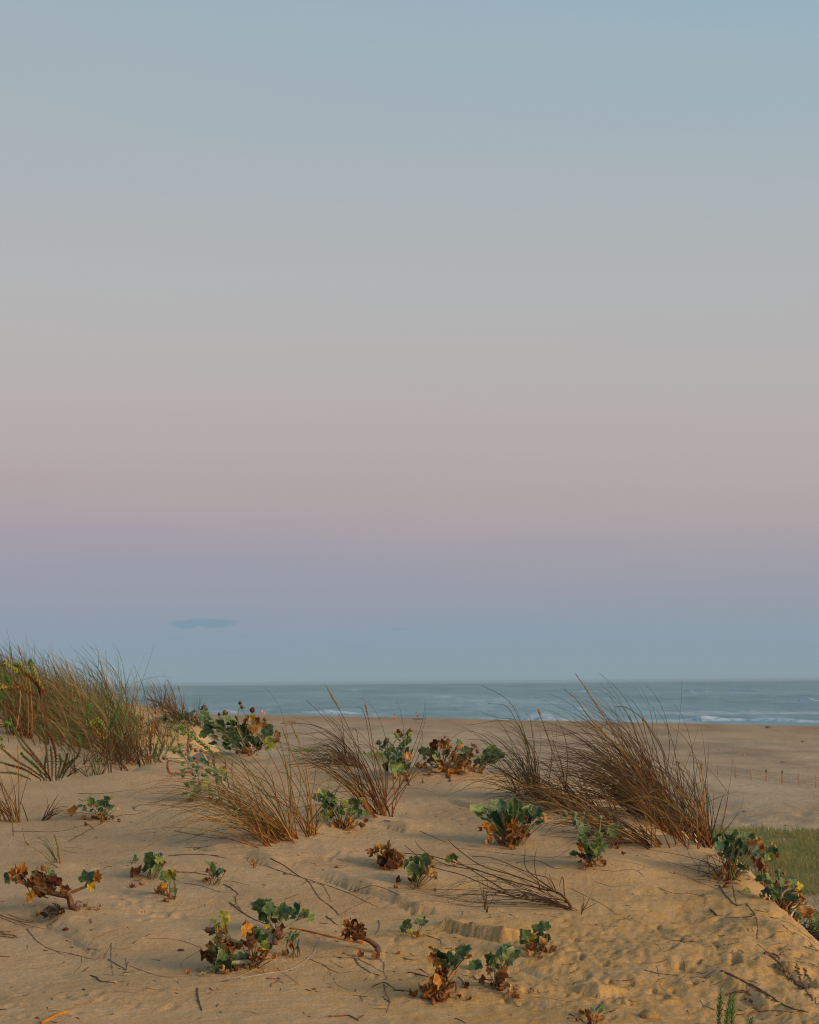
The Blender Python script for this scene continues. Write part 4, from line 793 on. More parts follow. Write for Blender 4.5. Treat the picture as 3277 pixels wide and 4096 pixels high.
# big one, lower middle : three crowns
GL = [(620, 440, 94, 'd'), (680, 430, 134, 'd'), (720, 440, 114, 'g'), (700, 490, 104, 'g'), (665, 390, 54, 'p'), (670, 500, 74, 'd'), (820, 450, 114, 'g'), (850, 480, 84, 'u'), (800, 470, 84, 'p'), (880, 450, 54, 'g'), (840, 510, 54, 'g'), (950, 460, 104, 'd'), (920, 490, 94, 'g'), (980, 490, 84, 'g'), (1010, 478, 74, 'v'),
      (1048, 510, 64, 'p'), (1000, 500, 74, 'g'), (740, 520, 54, 'b'), (770, 545, 64, 'b'), (810, 570, 64, 'b'), (700, 590, 44, 'y'), (770, 660, 64, 'b'), (780, 700, 74, 'b'), (640, 490, 70, 'g'), (770, 600, 60, 'b'), (830, 655, 50, 'b')]
holly('G', (780, 645), GL, 'sea holly crown with three spreading branches of broad dark green leaves, above a trailing one', seed=19,
    stems=[([(775, 640), (750, 580), (715, 525)], .006, .0045, (.26, .24, .15), (.3, .3, .2)), ([(790, 640), (800, 580), (820, 515)], .006, .0045, (.26, .2, .13), (.3, .3, .2)), ([(790, 645), (870, 590), (945, 535)], .006, .004, (.28, .22, .13), (.28, .24, .15)), ([(770, 730), (765, 690), (780, 650)], .009, .007, (.14, .06, .035), (.2, .1, .05))], stemjoin=[(715, 525), (820, 515), (945, 535), (775, 640)])
holly('G', (590, 900), [(640, 640, 124, 'g'), (640, 690, 114, 'd'), (690, 660, 94, 'g'), (620, 620, 84, 'g'), (670, 700, 64, 'p'), (700, 740, 74, 'v'), (720, 770, 94, 'o'), (750, 810, 94, 'o'), (690, 800, 94, 'b'), (740, 740, 74, 'b'), (540, 610, 104, 'o'), (560, 590, 84, 't'), (540, 680, 94, 'b'), (530, 650, 84, 'b'), (560, 820, 74, 'g'),
    (600, 850, 84, 'b'), (640, 830, 84, 'b'), (700, 840, 70, 'b'), (500, 700, 70, 'b'), (780, 820, 60, 't'), (590, 660, 80, 'd')],
    'sea holly with one broad upright green leaf in the middle of the trailing patch', seed=20,
    stems=[([(600, 890), (630, 820), (660, 760), (670, 720)], .007, .0055, (.3, .28, .16), (.24, .26, .14))])
holly('G', (350, 925), [(380, 490, 74, 'v'), (370, 540, 74, 'v'), (400, 520, 54, 'y'), (340, 570, 64, 'p'), (290, 540, 44, 'p'), (360, 600, 94, 'o'), (370, 640, 84, 't'), (300, 620, 64, 'g'), (320, 680, 64, 'g'), (350, 700, 64, 'o'), (330, 590, 54, 'y'), (260, 610, 54, 'b'), (340, 740, 84, 'd'), (300, 770, 84, 'p'), (380, 750, 74, 'o'),
    (330, 800, 114, 'd'), (380, 820, 134, 'g'), (320, 860, 134, 'd'), (400, 850, 124, 'g'), (350, 890, 114, 'd'), (420, 820, 64, 'p'), (360, 910, 64, 'p'), (240, 800, 94, 'b'), (270, 780, 84, 'b'), (250, 830, 94, 'b'), (450, 850, 84, 'd'), (510, 830, 84, 'u'), (480, 740, 74, 'b'), (410, 700, 84, 'b'), (440, 740, 84, 'b'), (300, 900, 80, 'd'), (400, 900, 80, 'g'), (550, 815, 60, 'u'), (290, 830, 80, 'b'), (270, 730, 60, 'b')],
    'trailing sea holly with a low row of dark spiny leaves and a yellowing upper shoot', seed=21, spread=.7, group=GH,
    stems=[([(400, 640), (430, 690), (520, 715)], .007, .005, (.3, .26, .14), (.3, .2, .1)), ([(390, 660), (420, 720), (510, 720)], .005, .004, (.25, .13, .05), (.2, .1, .05)), ([(430, 870), (500, 860), (600, 850)], .008, .006, (.28, .3, .18), (.28, .26, .15))], stemjoin=[(400, 640), (430, 690), (430, 870), (350, 900)])
holly('G', (897, 825), [(890, 660, 94, 'p'), (920, 670, 104, 'g'), (900, 700, 74, 'y'), (945, 715, 64, 'u'), (935, 740, 54, 'u'), (890, 720, 54, 'o'), (915, 640, 60, 'g')], 'young sea holly of two upright yellow-edged leaves, beside the trailing one', seed=22, thick=.005)
holly('G', (1550, 785), [(1290, 540, 64, 'o'), (1330, 590, 94, 'b'), (1320, 620, 94, 'o'), (1360, 570, 84, 'r'), (1370, 620, 94, 'b'), (1400, 600, 74, 'r'), (1350, 660, 94, 'b'), (1400, 680, 74, 'b'), (1300, 590, 64, 'b'), (1420, 640, 64, 'b'), (1380, 660, 64, 't'), (1340, 640, 84, 'r'), (1390, 550, 40, 'b'), (1420, 590, 40, 'r')],
    'dead curled brown sea holly lying over on its bare hooked root', seed=23, spread=.5, stems=[([(1555, 790), (1552, 745), (1500, 700), (1430, 670), (1370, 640)], .0105, .006, (.13, .06, .05), (.15, .08, .045)), ([(1400, 600), (1430, 555), (1420, 600)], .003, .002, (.16, .07, .03), (.16, .07, .03)), ([(1380, 560), (1375, 535), (1385, 580)], .003, .002, (.16, .07, .03), (.16, .07, .03))], stemjoin=[(1430, 670), (1370, 640)], group='dead sea hollies on the sand')
holly('H', (345, 532), [(295, 470, 62, 'g'), (300, 453, 52, 'd'), (380, 455, 68, 'g'), (400, 445, 42, 'g'), (320, 502, 34, 'v'), (285, 480, 40, 'd')], 'little sea holly seedling with two green leaves apart above the small sand ledge', seed=24, thick=.0032)
holly('H', (355, 265), [(310, 135, 62, 'g'), (335, 160, 72, 'p'), (370, 120, 62, 'p'), (400, 110, 62, 'g'), (380, 160, 84, 'g'), (350, 180, 62, 'g'), (320, 180, 62, 'g'), (410, 150, 62, 'd'), (440, 120, 52, 'o'), (430, 160, 84, 't'), (450, 190, 54, 't'), (380, 200, 62, 'g'), (455, 205, 34, 't'), (420, 185, 62, 't'), (345, 215, 40, 'g'), (320, 240, 40, 'b'), (330, 120, 50, 'u'), (375, 140, 60, 'u')],
    'narrow sea holly of upright pale-edged leaves and a tan dried leaf', seed=25)
holly('H', (210, 150), [(130, 75, 64, 'o'), (150, 100, 84, 'o'), (190, 70, 84, 't'), (180, 100, 84, 'b'), (220, 90, 94, 'o'), (250, 100, 84, 't'), (270, 110, 64, 'o'), (200, 60, 54, 't'), (230, 115, 64, 'b'), (160, 120, 54, 'b'), (250, 160, 84, 'k'), (260, 180, 84, 'b'), (230, 150, 64, 'k'), (110, 72, 40, 'b'), (200, 110, 70, 'b'), (285, 120, 50, 't'), (270, 165, 60, 'b')],
    'heap of crumpled orange-brown dead leaves beside the narrow pale-edged sea holly', seed=26, name='dead_leaf_clump', group='heaps of dead sea holly leaves', spread=.5)
holly('H', (505, 835), [(440, 590, 64, 'o'), (440, 620, 64, 'b'), (435, 645, 74, 'o'), (460, 640, 54, 'b'), (515, 630, 78, 'd'), (530, 640, 64, 'g'), (490, 660, 58, 'g'), (520, 665, 44, 'y'), (600, 600, 64, 'd'), (620, 610, 74, 'g'), (580, 657, 68, 'g'), (565, 665, 54, 'g'), (650, 630, 34, 'o'), (470, 720, 84, 'o'), (460, 740, 74, 'b'), (480, 690, 64, 'b'),
    (500, 750, 84, 'b'), (400, 800, 94, 't'), (380, 820, 84, 'b'), (430, 820, 84, 'b'), (400, 850, 84, 'b'), (470, 790, 74, 'o'), (480, 870, 64, 'o'), (430, 860, 74, 'b'), (510, 790, 54, 'b'), (550, 785, 40, 'b'), (490, 820, 60, 'b'), (500, 710, 60, 'b')],
    'leggy red-stemmed sea holly, small green leaves above a bunch of brown ones', seed=27,
    stems=[([(505, 830), (510, 760), (518, 690), (520, 650)], .0055, .004, (.2, .09, .04), (.3, .25, .1)), ([(520, 760), (560, 700), (605, 640)], .005, .0038, (.28, .16, .07), (.28, .2, .1)), ([(515, 740), (545, 690), (575, 665)], .0045, .0035, (.28, .18, .08), (.28, .24, .1)), ([(520, 830), (560, 820), (560, 770), (530, 775)], .003, .002, (.14, .06, .03), (.14, .06, .03)), ([(440, 860), (425, 780), (390, 770), (375, 800)], .0035, .003, (.16, .07, .03), (.2, .1, .04)), ([(445, 890), (435, 830)], .006, .004, (.34, .1, .03), (.3, .1, .03))], stemjoin=[(510, 760), (518, 690), (560, 700), (440, 850)])
holly('H', (800, 800), [(740, 640, 58, 'd'), (760, 660, 64, 'g'), (780, 665, 58, 'p'), (830, 590, 74, 'u'), (820, 610, 74, 'g'), (850, 620, 84, 'p'), (880, 620, 64, 'g'), (850, 640, 74, 'g'), (800, 600, 54, 'u'), (770, 680, 44, 'g'), (730, 710, 44, 'b'), (790, 730, 74, 'b'), (780, 760, 64, 'b'), (820, 740, 64, 'b'),
    (860, 780, 74, 't'), (820, 790, 64, 'o'), (780, 772, 54, 't'), (700, 757, 44, 'b'), (840, 600, 60, 'g'), (800, 750, 60, 'b'), (820, 815, 40, 'b')],
    'sea holly with a few green leaves on short reddish stalks, below the scarp', seed=28)
holly('H', (668, 700), [(660, 680, 64, 'g'), (690, 687, 44, 'd'), (645, 675, 35, 'g')], 'single pair of green sea holly leaves lying flat between two reddish-stalked plants', seed=29, thick=.003)
holly('H', (985, 620), [(1010, 480, 72, 'g'), (1020, 463, 54, 'p'), (1045, 465, 44, 'g'), (940, 515, 68, 'p'), (925, 510, 54, 'g'), (965, 530, 54, 'y'), (950, 540, 54, 'o'), (1015, 540, 68, 'd'), (1005, 550, 54, 'g'), (1050, 525, 38, 'g'), (1050, 560, 74, 't'), (1065, 550, 54, 't'), (970, 585, 64, 'b'), (930, 580, 54, 'b'), (960, 603, 54, 'b'), (1030, 575, 50, 'o')],
    'sea holly with a yellow and a cream leaf, above the eroded bank', seed=30)
holly('H', (1275, 985), [(1285, 910, 34, 'u'), (1330, 905, 44, 'p'), (1318, 905, 34, 'u'), (1260, 950, 54, 'o'), (1280, 960, 54, 'b'), (1325, 962, 54, 'o'), (1270, 970, 40, 'b'), (1340, 970, 40, 't')], 'tiny sea holly with two blue-green leaves over dry ones at the picture bottom', seed=31, thick=.0035)
holly('H', (548, 148), [(545, 100, 38, 'g'), (520, 110, 38, 'v'), (550, 108, 34, 'g'), (530, 98, 30, 'g')], 'tiny sea holly sprout among the thin lying stalks of dead grass', seed=32, thick=.0028)
holly('B', (1300, 1175), [(1090, 945, 84, 'd'), (1130, 910, 84, 'p'), (1160, 940, 114, 'd'), (1190, 950, 84, 'g'), (1170, 980, 84, 'd'), (1210, 990, 64, 'p'), (1130, 1060, 64, 'g'), (1150, 1080, 64, 'd'), (1400, 955, 118, 'p'), (1390, 980, 84, 'g'), (1440, 960, 54, 'y'), (1460, 970, 54, 'o'), (1280, 980, 64, 'v'), (1270, 1030, 74, 'g'),
    (1250, 1050, 64, 'g'), (1330, 1040, 84, 'v'), (1360, 1040, 64, 'g'), (1190, 1060, 64, 'y'), (1190, 1090, 64, 'g'), (1230, 1120, 54, 'o'), (1210, 1165, 64, 'o'), (1280, 1155, 64, 'b'), (1320, 1165, 64, 'b'), (1360, 1130, 64, 'o'), (1420, 1050, 64, 'g'), (1410, 1130, 54, 'b'), (1480, 1130, 44, 'b'), (1470, 1060, 40, 'p'), (1240, 1130, 50, 'b')],
    'sea holly between two grass tufts, jagged dark leaves opposite one large pale leaf', seed=33)
holly('C', (1710, 1400), [(1700, 1370, 44, 'g'), (1715, 1350, 30, 'g')], 'very small green sea holly sprout below the lying brown grass', seed=46, thick=.0025)
# far hollies on the second dune
for i, (bx, by, lv, lab) in enumerate([
    ((600), 430, [(590, 310, 84, 'd'), (560, 360, 94, 'g'), (640, 350, 74, 'g'), (620, 380, 74, 'd'), (530, 410, 54, 'o'), (450, 350, 44, 'g'), (680, 330, 64, 'g'), (590, 350, 80, 'd'), (550, 400, 70, 'g'), (610, 320, 60, 'd')], 'far blurred sea holly in the middle of the sandy saddle of the second dune'),
    (880, 390, [(820, 330, 84, 'g'), (900, 320, 84, 'g'), (870, 350, 94, 'd'), (1040, 260, 74, 'u'), (1040, 330, 64, 'o'), (950, 300, 64, 'g'), (1000, 290, 70, 'u'), (800, 360, 60, 'd'), (930, 360, 70, 'd')], 'far blurred sea holly under the skyline grass tuft, touching the bushy dark one'),
    (200, 390, [(80, 290, 74, 'g'), (200, 320, 84, 'u'), (180, 380, 64, 'g'), (260, 350, 64, 'g'), (150, 370, 80, 'g'), (90, 330, 60, 'g')], 'far blurred sea holly low beside the dense dune grass'),
    (340, 470, [(340, 440, 74, 'd'), (320, 440, 50, 'o'), (370, 460, 50, 'b'), (300, 450, 50, 'g')], 'far blurred sea holly with an orange spot in front of the sandy saddle')]):
    holly('I', (bx, by), lv, lab, seed=50 + i, near=13)

for i, (bx, by, lv, lab) in enumerate([
    (1010, 470, [(960, 400, 74, 'g'), (1020, 380, 84, 'd'), (1090, 400, 84, 'g'), (1060, 430, 70, 'v'), (980, 440, 60, 'g'), (1120, 440, 70, 'd')], 'blurred low sea holly wedged beside the flowering spurge tip, before the bushy dark one'),
    (330, 620, [(280, 560, 70, 'g'), (340, 540, 74, 'd'), (400, 580, 60, 'v'), (300, 600, 60, 'g'), (250, 590, 50, 'o')], 'blurred low green sea holly at the foot of the far grass, near the rust-orange spike')]):
    holly('I', (bx, by), lv, lab, seed=80 + i, near=12.8)

# ================================================================== MARRAM GRASS
O2, K2 = (.30, .12, .03), (.16, .09, .05)
# golden tuft in the middle
tuft([(1130, 3368), (1185, 3352), (1100, 3372)], 140, (220, 600), (-.98, .42), 'golden-orange marram tuft blown over to one side in the middle of the dune', mix='oogot', seed=1, spread=.026, wind=(-.75, 0, 0), grav=.75, wd=(.0026, .0046), stalks=[
    ('B', [(935, 1240), (905, 1000), (870, 760), (800, 480), (785, 440)], .0028, 'o', .12), ('B', [(905, 1240), (860, 1000), (810, 780), (700, 560), (620, 440)], .0026, 'o', .2), ('B', [(880, 1260), (800, 1040), (740, 800), (560, 580), (460, 370)], .0028, 'o', .2),
    ('B', [(780, 950), (755, 820), (730, 730)], .0026, 'o', 0), ('B', [(870, 1200), (700, 980), (520, 850), (380, 760)], .0026, 'g', 0), ('B', [(850, 1240), (650, 1000), (440, 880), (250, 870)], .0024, 'g', 0), ('B', [(840, 1230), (600, 980), (350, 890), (100, 900), (-160, 980)], .0022, 'g', 0), ('B', [(900, 1230), (700, 900), (480, 680), (300, 600)], .0022, 'g', 0)])
tuft([(1255, 3342), (1235, 3348)], 26, (160, 400), (-.35, .25), 'slender upright marram shoot with tall seed heads next to the golden tuft', mix='oog', seed=2, spread=.015, wind=(-.5, 0, 0), stalks=[
    ('B', [(1070, 1240), (1050, 1020), (1010, 740), (960, 540), (893, 378)], .0032, 'o', .26), ('B', [(1050, 1240), (1035, 960), (950, 720), (880, 560), (822, 400)], .0028, 'o', .3), ('B', [(1040, 1240), (1000, 1000), (880, 780), (790, 740)], .0022, 'n', 0)])
tuft([(1530, 3262), (1505, 3268), (1550, 3265)], 80, (200, 520), (-.55, .38), 'dark brown marram tuft leaning over, standing alone right of the golden one'.replace(' right of', ' beyond'), mix='nnokn', seed=3, spread=.022, wind=(-.75, 0, 0), grav=.8, stalks=[
    ('B', [(1560, 1080), (1500, 820), (1420, 600), (1300, 340), (1155, 78)], .0022, 'n', .2), ('B', [(1600, 1090), (1545, 740), (1500, 420), (1458, 212)], .0024, 'n', .2), ('B', [(1580, 1080), (1470, 720), (1300, 520), (1130, 310), (1000, 190)], .0018, 'n', 0),
    ('B', [(1600, 1080), (1600, 850), (1560, 620), (1520, 480)], .0022, 'o', 0), ('B', [(1560, 1000), (1440, 700), (1250, 480), (1050, 380), (810, 372)], .0018, 'k', .14), ('B', [(1570, 1000), (1480, 420), (1440, 270), (1390, 240)], .0018, 'n', 0), ('B', [(1610, 1090), (1612, 900), (1612, 720)], .0018, 'o', 0)])
tuft([(1430, 3068), (1400, 3062)], 80, (80, 250), (-.95, .6), 'grey-brown drooping marram tuft on the crest in front of the pale beach', mix='kknk', seed=4, spread=.05, wind=(-.7, 0, -.2), grav=1.6)
tuft([(2150, 3190), (2180, 3196), (2120, 3180)], 95, (120, 360), (-.45, .5), 'marram tuft with tall green arching blades at the end of the grass bank', mix='ngnkt', seed=5, spread=.05, wind=(-.75, 0, 0), grav=.85, stalks=[
    ('C', [(1420, 900), (1390, 640), (1330, 420), (1220, 200), (1010, 78)], .0024, 'v', 0), ('C', [(1430, 900), (1380, 600), (1300, 400), (1200, 240), (1060, 220)], .0026, 'g', 0), ('C', [(1400, 800), (1340, 500), (1270, 350), (1150, 330), (1010, 288)], .002, 'v', 0), ('C', [(1420, 860), (1370, 560), (1290, 420), (1180, 350), (900, 385)], .0018, 'n', 0),
    ('C', [(1500, 950), (1550, 620), (1500, 420), (1438, 265)], .0022, 'o', 0), ('C', [(1440, 860), (1400, 460), (1380, 330), (1345, 295)], .0018, 'n', 0), ('C', [(1250, 880), (1150, 700), (1060, 520), (870, 490)], .0018, 'n', 0), ('C', [(1250, 700), (1050, 480), (880, 430), (760, 500)], .0018, 'v', 0), ('C', [(1460, 900), (1430, 600), (1290, 470), (1140, 410)], .0018, 'n', 0)])
tuft([(2330, 3250), (2270, 3235), (2400, 3270)], 100, (110, 330), (-1.3, .5), 'low brown marram tuft lying nearly flat along the sand behind the slim sea holly', mix='nnnko', seed=6, spread=.06, wind=(-.85, 0, 0), grav=.9, stalks=[
    ('D', [(700, 1130), (640, 980), (580, 860), (525, 780)], .0042, 'o', .25), ('D', [(860, 1350), (700, 1200), (560, 1120), (400, 1090)], .002, 'g', 0), ('D', [(130, 1170), (300, 1090), (438, 1018)], .0016, 't', 0), ('D', [(480, 1200), (470, 1000), (440, 870)], .0026, 'o', .3), ('D', [(610, 1150), (530, 1000), (525, 880)], .002, 'n', 0), ('D', [(380, 1090), (300, 900), (220, 700), (100, 360)], .0022, 'n', .1)])
tuft([(2640, 3280), (2680, 3295), (2710, 3310), (2600, 3265), (2650, 3280), (2730, 3330)], 420, (190, 600), (-.70, .22), 'largest dense brown marram clump on the dune shoulder, with one very tall seed head', mix='nnnkono', seed=7, spread=.05, wind=(-.5, 0, 0), grav=.5, stalks=[
    ('D', [(1130, 1150), (900, 920), (760, 660), (620, 440), (520, 280), (388, 85)], .0036, 'o', .42), ('D', [(900, 900), (640, 580), (500, 430), (400, 290), (300, 205)], .0028, 'n', 0), ('D', [(1085, 860), (1060, 700), (990, 560), (900, 430), (780, 345), (690, 335)], .0036, 'v', 0), ('D', [(1100, 1100), (1000, 800), (930, 560), (905, 440)], .0028, 'n', .1),
    ('D', [(1240, 1300), (1210, 1000), (1190, 850), (1178, 760)], .0034, 'n', .3), ('D', [(1050, 1000), (900, 680), (830, 480), (800, 400)], .0026, 'n', 0), ('D', [(1150, 900), (850, 600), (700, 470), (560, 500)], .0022, 'k', 0), ('D', [(1000, 900), (800, 620), (560, 520), (330, 475)], .0026, 'o', 0), ('D', [(920, 1250), (910, 1000), (905, 780)], .0026, 'g', .12), ('D', [(1060, 1200), (950, 960), (880, 700)], .004, 'n', 0),
    ('D', [(870, 860), (700, 620), (450, 540), (210, 570)], .0022, 'n', 0), ('D', [(860, 1180), (860, 1080), (850, 1000)], .002, 'v', 0), ('D', [(800, 1160), (800, 950), (812, 850)], .0024, 'o', 0), ('D', [(840, 1160), (750, 990), (740, 900)], .0022, 'v', 0)])
tuft([(2440, 3330), (2500, 3350), (2560, 3368)], 100, (130, 380), (-1.45, .45), 'short orange-brown marram tuft lying flat at the front of the big clump', mix='oontn', seed=8, spread=.035, wind=(-.8, 0, 0), grav=.6)
tuft([(2640, 3390), (2600, 3380)], 40, (80, 330), (-.75, .45), 'small sparse brown marram tuft on the bare slope in front of the big clump', mix='onk', seed=9, spread=.03, wind=(-.5, 0, 0), stalks=[('D', [(940, 1390), (925, 1200), (900, 1080)], .003, 'o', 0)])
tuft([(2755, 3395), (2745, 3380)], 22, (70, 230), (-.25, .35), 'thin marram tuft of a few stalks between the big clump and the upright one', mix='ont', seed=10, spread=.02, wind=(-.3, 0, 0), stalks=[('D', [(1250, 1430), (1270, 1300), (1300, 1200)], .0026, 'n', 0)])
tuft([(2832, 3385), (2845, 3380), (2820, 3370)], 75, (160, 470), (-.42, .22), 'upright dark marram tuft standing at the very edge of the dune shoulder', mix='nnokg', seed=11, spread=.018, wind=(-.45, 0, 0), grav=.7, stalks=[
    ('D', [(1400, 1380), (1350, 1100), (1310, 900), (1330, 760)], .0026, 'n', 0), ('D', [(1410, 1380), (1380, 1100), (1365, 900), (1350, 780)], .003, 'o', .2), ('D', [(1420, 1400), (1440, 1200), (1450, 1010)], .0022, 'v', 0), ('D', [(1400, 1300), (1400, 1100), (1390, 970)], .0028, 'n', .2), ('D', [(1250, 1100), (1300, 960), (1365, 895)], .002, 'n', 0), ('D', [(1400, 1350), (1330, 1100), (1280, 900), (1180, 800), (1100, 760)], .0022, 'n', 0), ('D', [(1340, 1180), (1290, 880), (1300, 760)], .002, 'n', 0)])
tuft([(2755, 3330), (2790, 3350)], 90, (140, 400), (-.75, .4), 'tangled brown marram filling the gap at the low end of the big clump', mix='nknt', seed=12, spread=.035, wind=(-.6, 0, 0), grav=.9)
# left side
tuft([(70, 3290), (30, 3285), (88, 3290)], 38, (110, 380), (-.35, .3), 'sparse bleached marram stalks at the frame edge beside the little orange-leaved sea holly', mix='otk', seed=13, spread=.02, wind=(-.2, 0, 0), wd=(.0028, .0045), stalks=[
    ('F', [(165, 295), (160, 100), (158, -100), (150, -350)], .0038, 'o', 0), ('F', [(140, 290), (135, 150), (130, 60)], .0034, 't', 0), ('F', [(75, 300), (30, 240), (-20, 190)], .0045, 'o', 0), ('F', [(130, 290), (60, 120), (0, 0)], .003, 'o', 0), ('F', [(238, 285), (205, 190), (178, 120)], .003, 'k', 0)])
tuft([(190, 3278)], 16, (40, 130), (.55, .35), 'little broken stalks of dead grass leaning the other way beside the bleached stalks', mix='kt', seed=14, spread=.02, wind=(.1, 0, 0), wd=(.0025, .004), stalks=[('F', [(370, 275), (420, 180), (490, 60)], .0026, 'k', 0), ('F', [(430, 250), (445, 180), (462, 130)], .002, 'n', 0), ('F', [(360, 270), (390, 200), (415, 140)], .003, 'k', 0)])
tuft([(242, 3470), (232, 3450)], 14, (60, 190), (-.35, .55), 'tiny lone marram sprout of pale green blades on open sand', mix='gvt', seed=15, spread=.006, wind=(-.4, 0, 0), grav=1.5, wd=(.0016, .003), stalks=[('F', [(515, 675), (495, 540), (465, 400)], .0055, 'o', 0), ('F', [(500, 600), (480, 480), (455, 395)], .003, 'v', 0)])
# dead flattened tuft
tuft([(2290, 3635), (2270, 3615)], 46, (160, 620), (-3.0, .8), 'flattened dead marram tuft with bare grey stalks streaming across the sand', mix='kkk', seed=16, spread=.03, wind=(-1.3, .5, -.15), grav=.8, wd=(.0013, .0028), stalks=[
    ('H', [(1185, 390), (1150, 330), (1100, 290), (1000, 270)], .0065, 'n', 0), ('H', [(1100, 290), (900, 210), (700, 150), (560, 50), (520, 10)], .0028, 'k', 0), ('H', [(1050, 280), (850, 230), (640, 160), (440, 100), (250, 80)], .003, 'k', 0), ('H', [(900, 260), (700, 180), (500, 140), (380, 60), (345, 15)], .0022, 'k', 0),
    ('H', [(930, 290), (900, 320), (780, 280), (600, 200), (430, 150), (290, 40)], .0028, 'k', 0), ('H', [(1080, 280), (940, 170), (930, 60)], .0024, 'k', 0), ('H', [(1090, 290), (1040, 200), (1045, 165)], .0022, 't', 0), ('H', [(1010, 270), (980, 150), (990, 60)], .0022, 'n', 0), ('H', [(1100, 300), (1060, 220), (960, 190), (760, 110), (650, 100)], .0022, 'k', 0), ('H', [(1140, 310), (1130, 210), (1110, 260)], .002, 'k', 0), ('H', [(830, 285), (700, 205), (560, 120)], .003, 'k', 0)])
tuft([(2320, 3655)], 9, (40, 110), (-.1, .6), 'wisp of fine dead grass just beyond the flattened tuft root', mix='kn', seed=17, spread=.01, wd=(.0015, .0025))
tuft([(1950, 3640)], 8, (60, 190), (-.4, .4), 'fine green-tipped grass sprout on the sand under the flattened dead tuft', mix='vk', seed=18, spread=.012, wd=(.0016, .0026), stalks=[('H', [(725, 385), (700, 290), (670, 190)], .0018, 'v', 0)])
tuft([(1005, 3470)], 6, (30, 60), (-.1, .4), 'few short reddish grass stubs in front of the golden tuft', mix='o', seed=19, spread=.012, wd=(.002, .003))
# second dune tufts
def far_tuft(reg, base, n, L, lean, lab, mix, seed, spread=.1, near=12.5, stalks=(), wd=(.003, .006)):
    return tuft([base] if isinstance(base[0], (int, float)) else base, n, L, lean, lab, mix=mix, seed=seed, spread=spread, reg=reg, near=near, wind=(-.35, 0, 0), grav=.6, stalks=stalks, wd=wd)
far_tuft('J', [(400, 1240), (300, 1180), (360, 1200)], 90, (90, 260), (-.25, .2), 'tall dark-footed upright marram tuft at the foot of the second dune', 'nnoo', 21, .03, stalks=[('J', [(430, 1240), (440, 850), (400, 400), (290, 120)], .0075, 'o', .3), ('J', [(390, 1230), (385, 700), (350, 300), (250, -60)], .005, 'o', .15), ('J', [(290, 1180), (230, 800), (200, 400), (150, -40)], .005, 'n', 0)])
far_tuft('J', [(1230, 1330), (1130, 1280), (1290, 1350)], 120, (80, 230), (-.4, .25), 'shaggy marram tuft with rust-brown foot in the middle of the second dune slope', 'noot', 22, .04, stalks=[('J', [(1090, 1300), (1020, 800), (980, 450), (905, 160)], .005, 'o', .25), ('J', [(1200, 1250), (1100, 800), (1150, 460)], .004, 'o', 0)])
far_tuft('J', [(1640, 1480), (1700, 1560), (1600, 1400)], 120, (60, 200), (-.3, .35), 'low dark tangled marram tuft where the second dune meets the hollow', 'nnkn', 23, .06)
far_tuft('J', [(60, 800), (120, 760)], 70, (60, 180), (-.5, .4), 'yellowish marram tuft high on the second dune at the frame edge', 'otv', 24, .08)
far_tuft('J', [(640, 900), (760, 950)], 130, (60, 190), (-.5, .35), 'dark green-brown marram tuft on the second dune behind the tall dark-footed one', 'nvnk', 25, .1)
far_tuft('J', [(950, 1080), (1030, 1120)], 90, (70, 230), (-.45, .3), 'olive marram tuft with a pale dry stalk halfway along the second dune', 'votn', 26, .06, stalks=[('J', [(1010, 1400), (960, 1000), (915, 800)], .005, 't', .2)])
far_tuft('J', [(1480, 1300), (1430, 1240)], 80, (70, 220), (-.2, .35), 'reddish thin marram tuft beside the yellow-flowered spurge', 'oonv', 27, .06, stalks=[('J', [(1480, 1640), (1520, 1200), (1600, 950)], .005, 't', 0)])
far_tuft('I', [(760, 200), (640, 170), (880, 240)], 190, (50, 150), (-.35, .35), 'marram clump on the second dune skyline where it drops to the sea', 'nnok', 28, .12, near=15, stalks=[('I', [(600, 220), (620, 60), (600, -140)], .006, 'o', .2), ('I', [(760, 200), (740, 0), (640, -230)], .006, 'v', 0), ('I', [(870, 250), (850, 60), (800, -120)], .005, 'o', .2), ('I', [(450, 150), (460, 0), (430, -160)], .006, 'o', .1)])
far_tuft('I', [(980, 240), (930, 230)], 80, (30, 90), (-.3, .35), 'short dark marram tuft at the sea end of the second dune skyline', 'nnk', 29, .08, near=14)
far_tuft('I', [(1240, 330), (1320, 360)], 14, (70, 190), (-.12, .15), 'few tall thin grass stalks rising behind the bushy dark sea holly', 'tvn', 30, .05, near=12.9)
far_tuft('I', [(400, 700), (250, 640)], 60, (60, 170), (-.1, .3), 'rusty short grass tuft beside the orange spurge spike', 'onno', 31, .12, near=12.6)
far_tuft('I', [(560, 700), (700, 640), (820, 700)], 70, (40, 120), (-.25, .4), 'short yellow-green grass patch on the saddle behind the flowering spurge', 'vvgt', 34, .10, near=12.9)
far_tuft('J', [(900, 1330), (700, 1250), (560, 1180)], 90, (40, 140), (-.4, .45), 'low olive grass patch on the bare sand behind the red-stemmed spurge', 'vgtn', 35, .12, near=12.8)
far_tuft('I', [(40, 1060), (200, 1040), (120, 1000)], 120, (40, 120), (-.3, .5), 'dead brown litter-filled grass tuft just behind the lip of the near dune', 'knnt', 32, .1, near=12.3)
far_tuft('J', [(1350, 1650), (1150, 1700)], 70, (40, 150), (.25, .6), 'low arching grass blades behind the near dune lip beside the red-stemmed spurge', 'knvt', 33, .08, near=12.2)
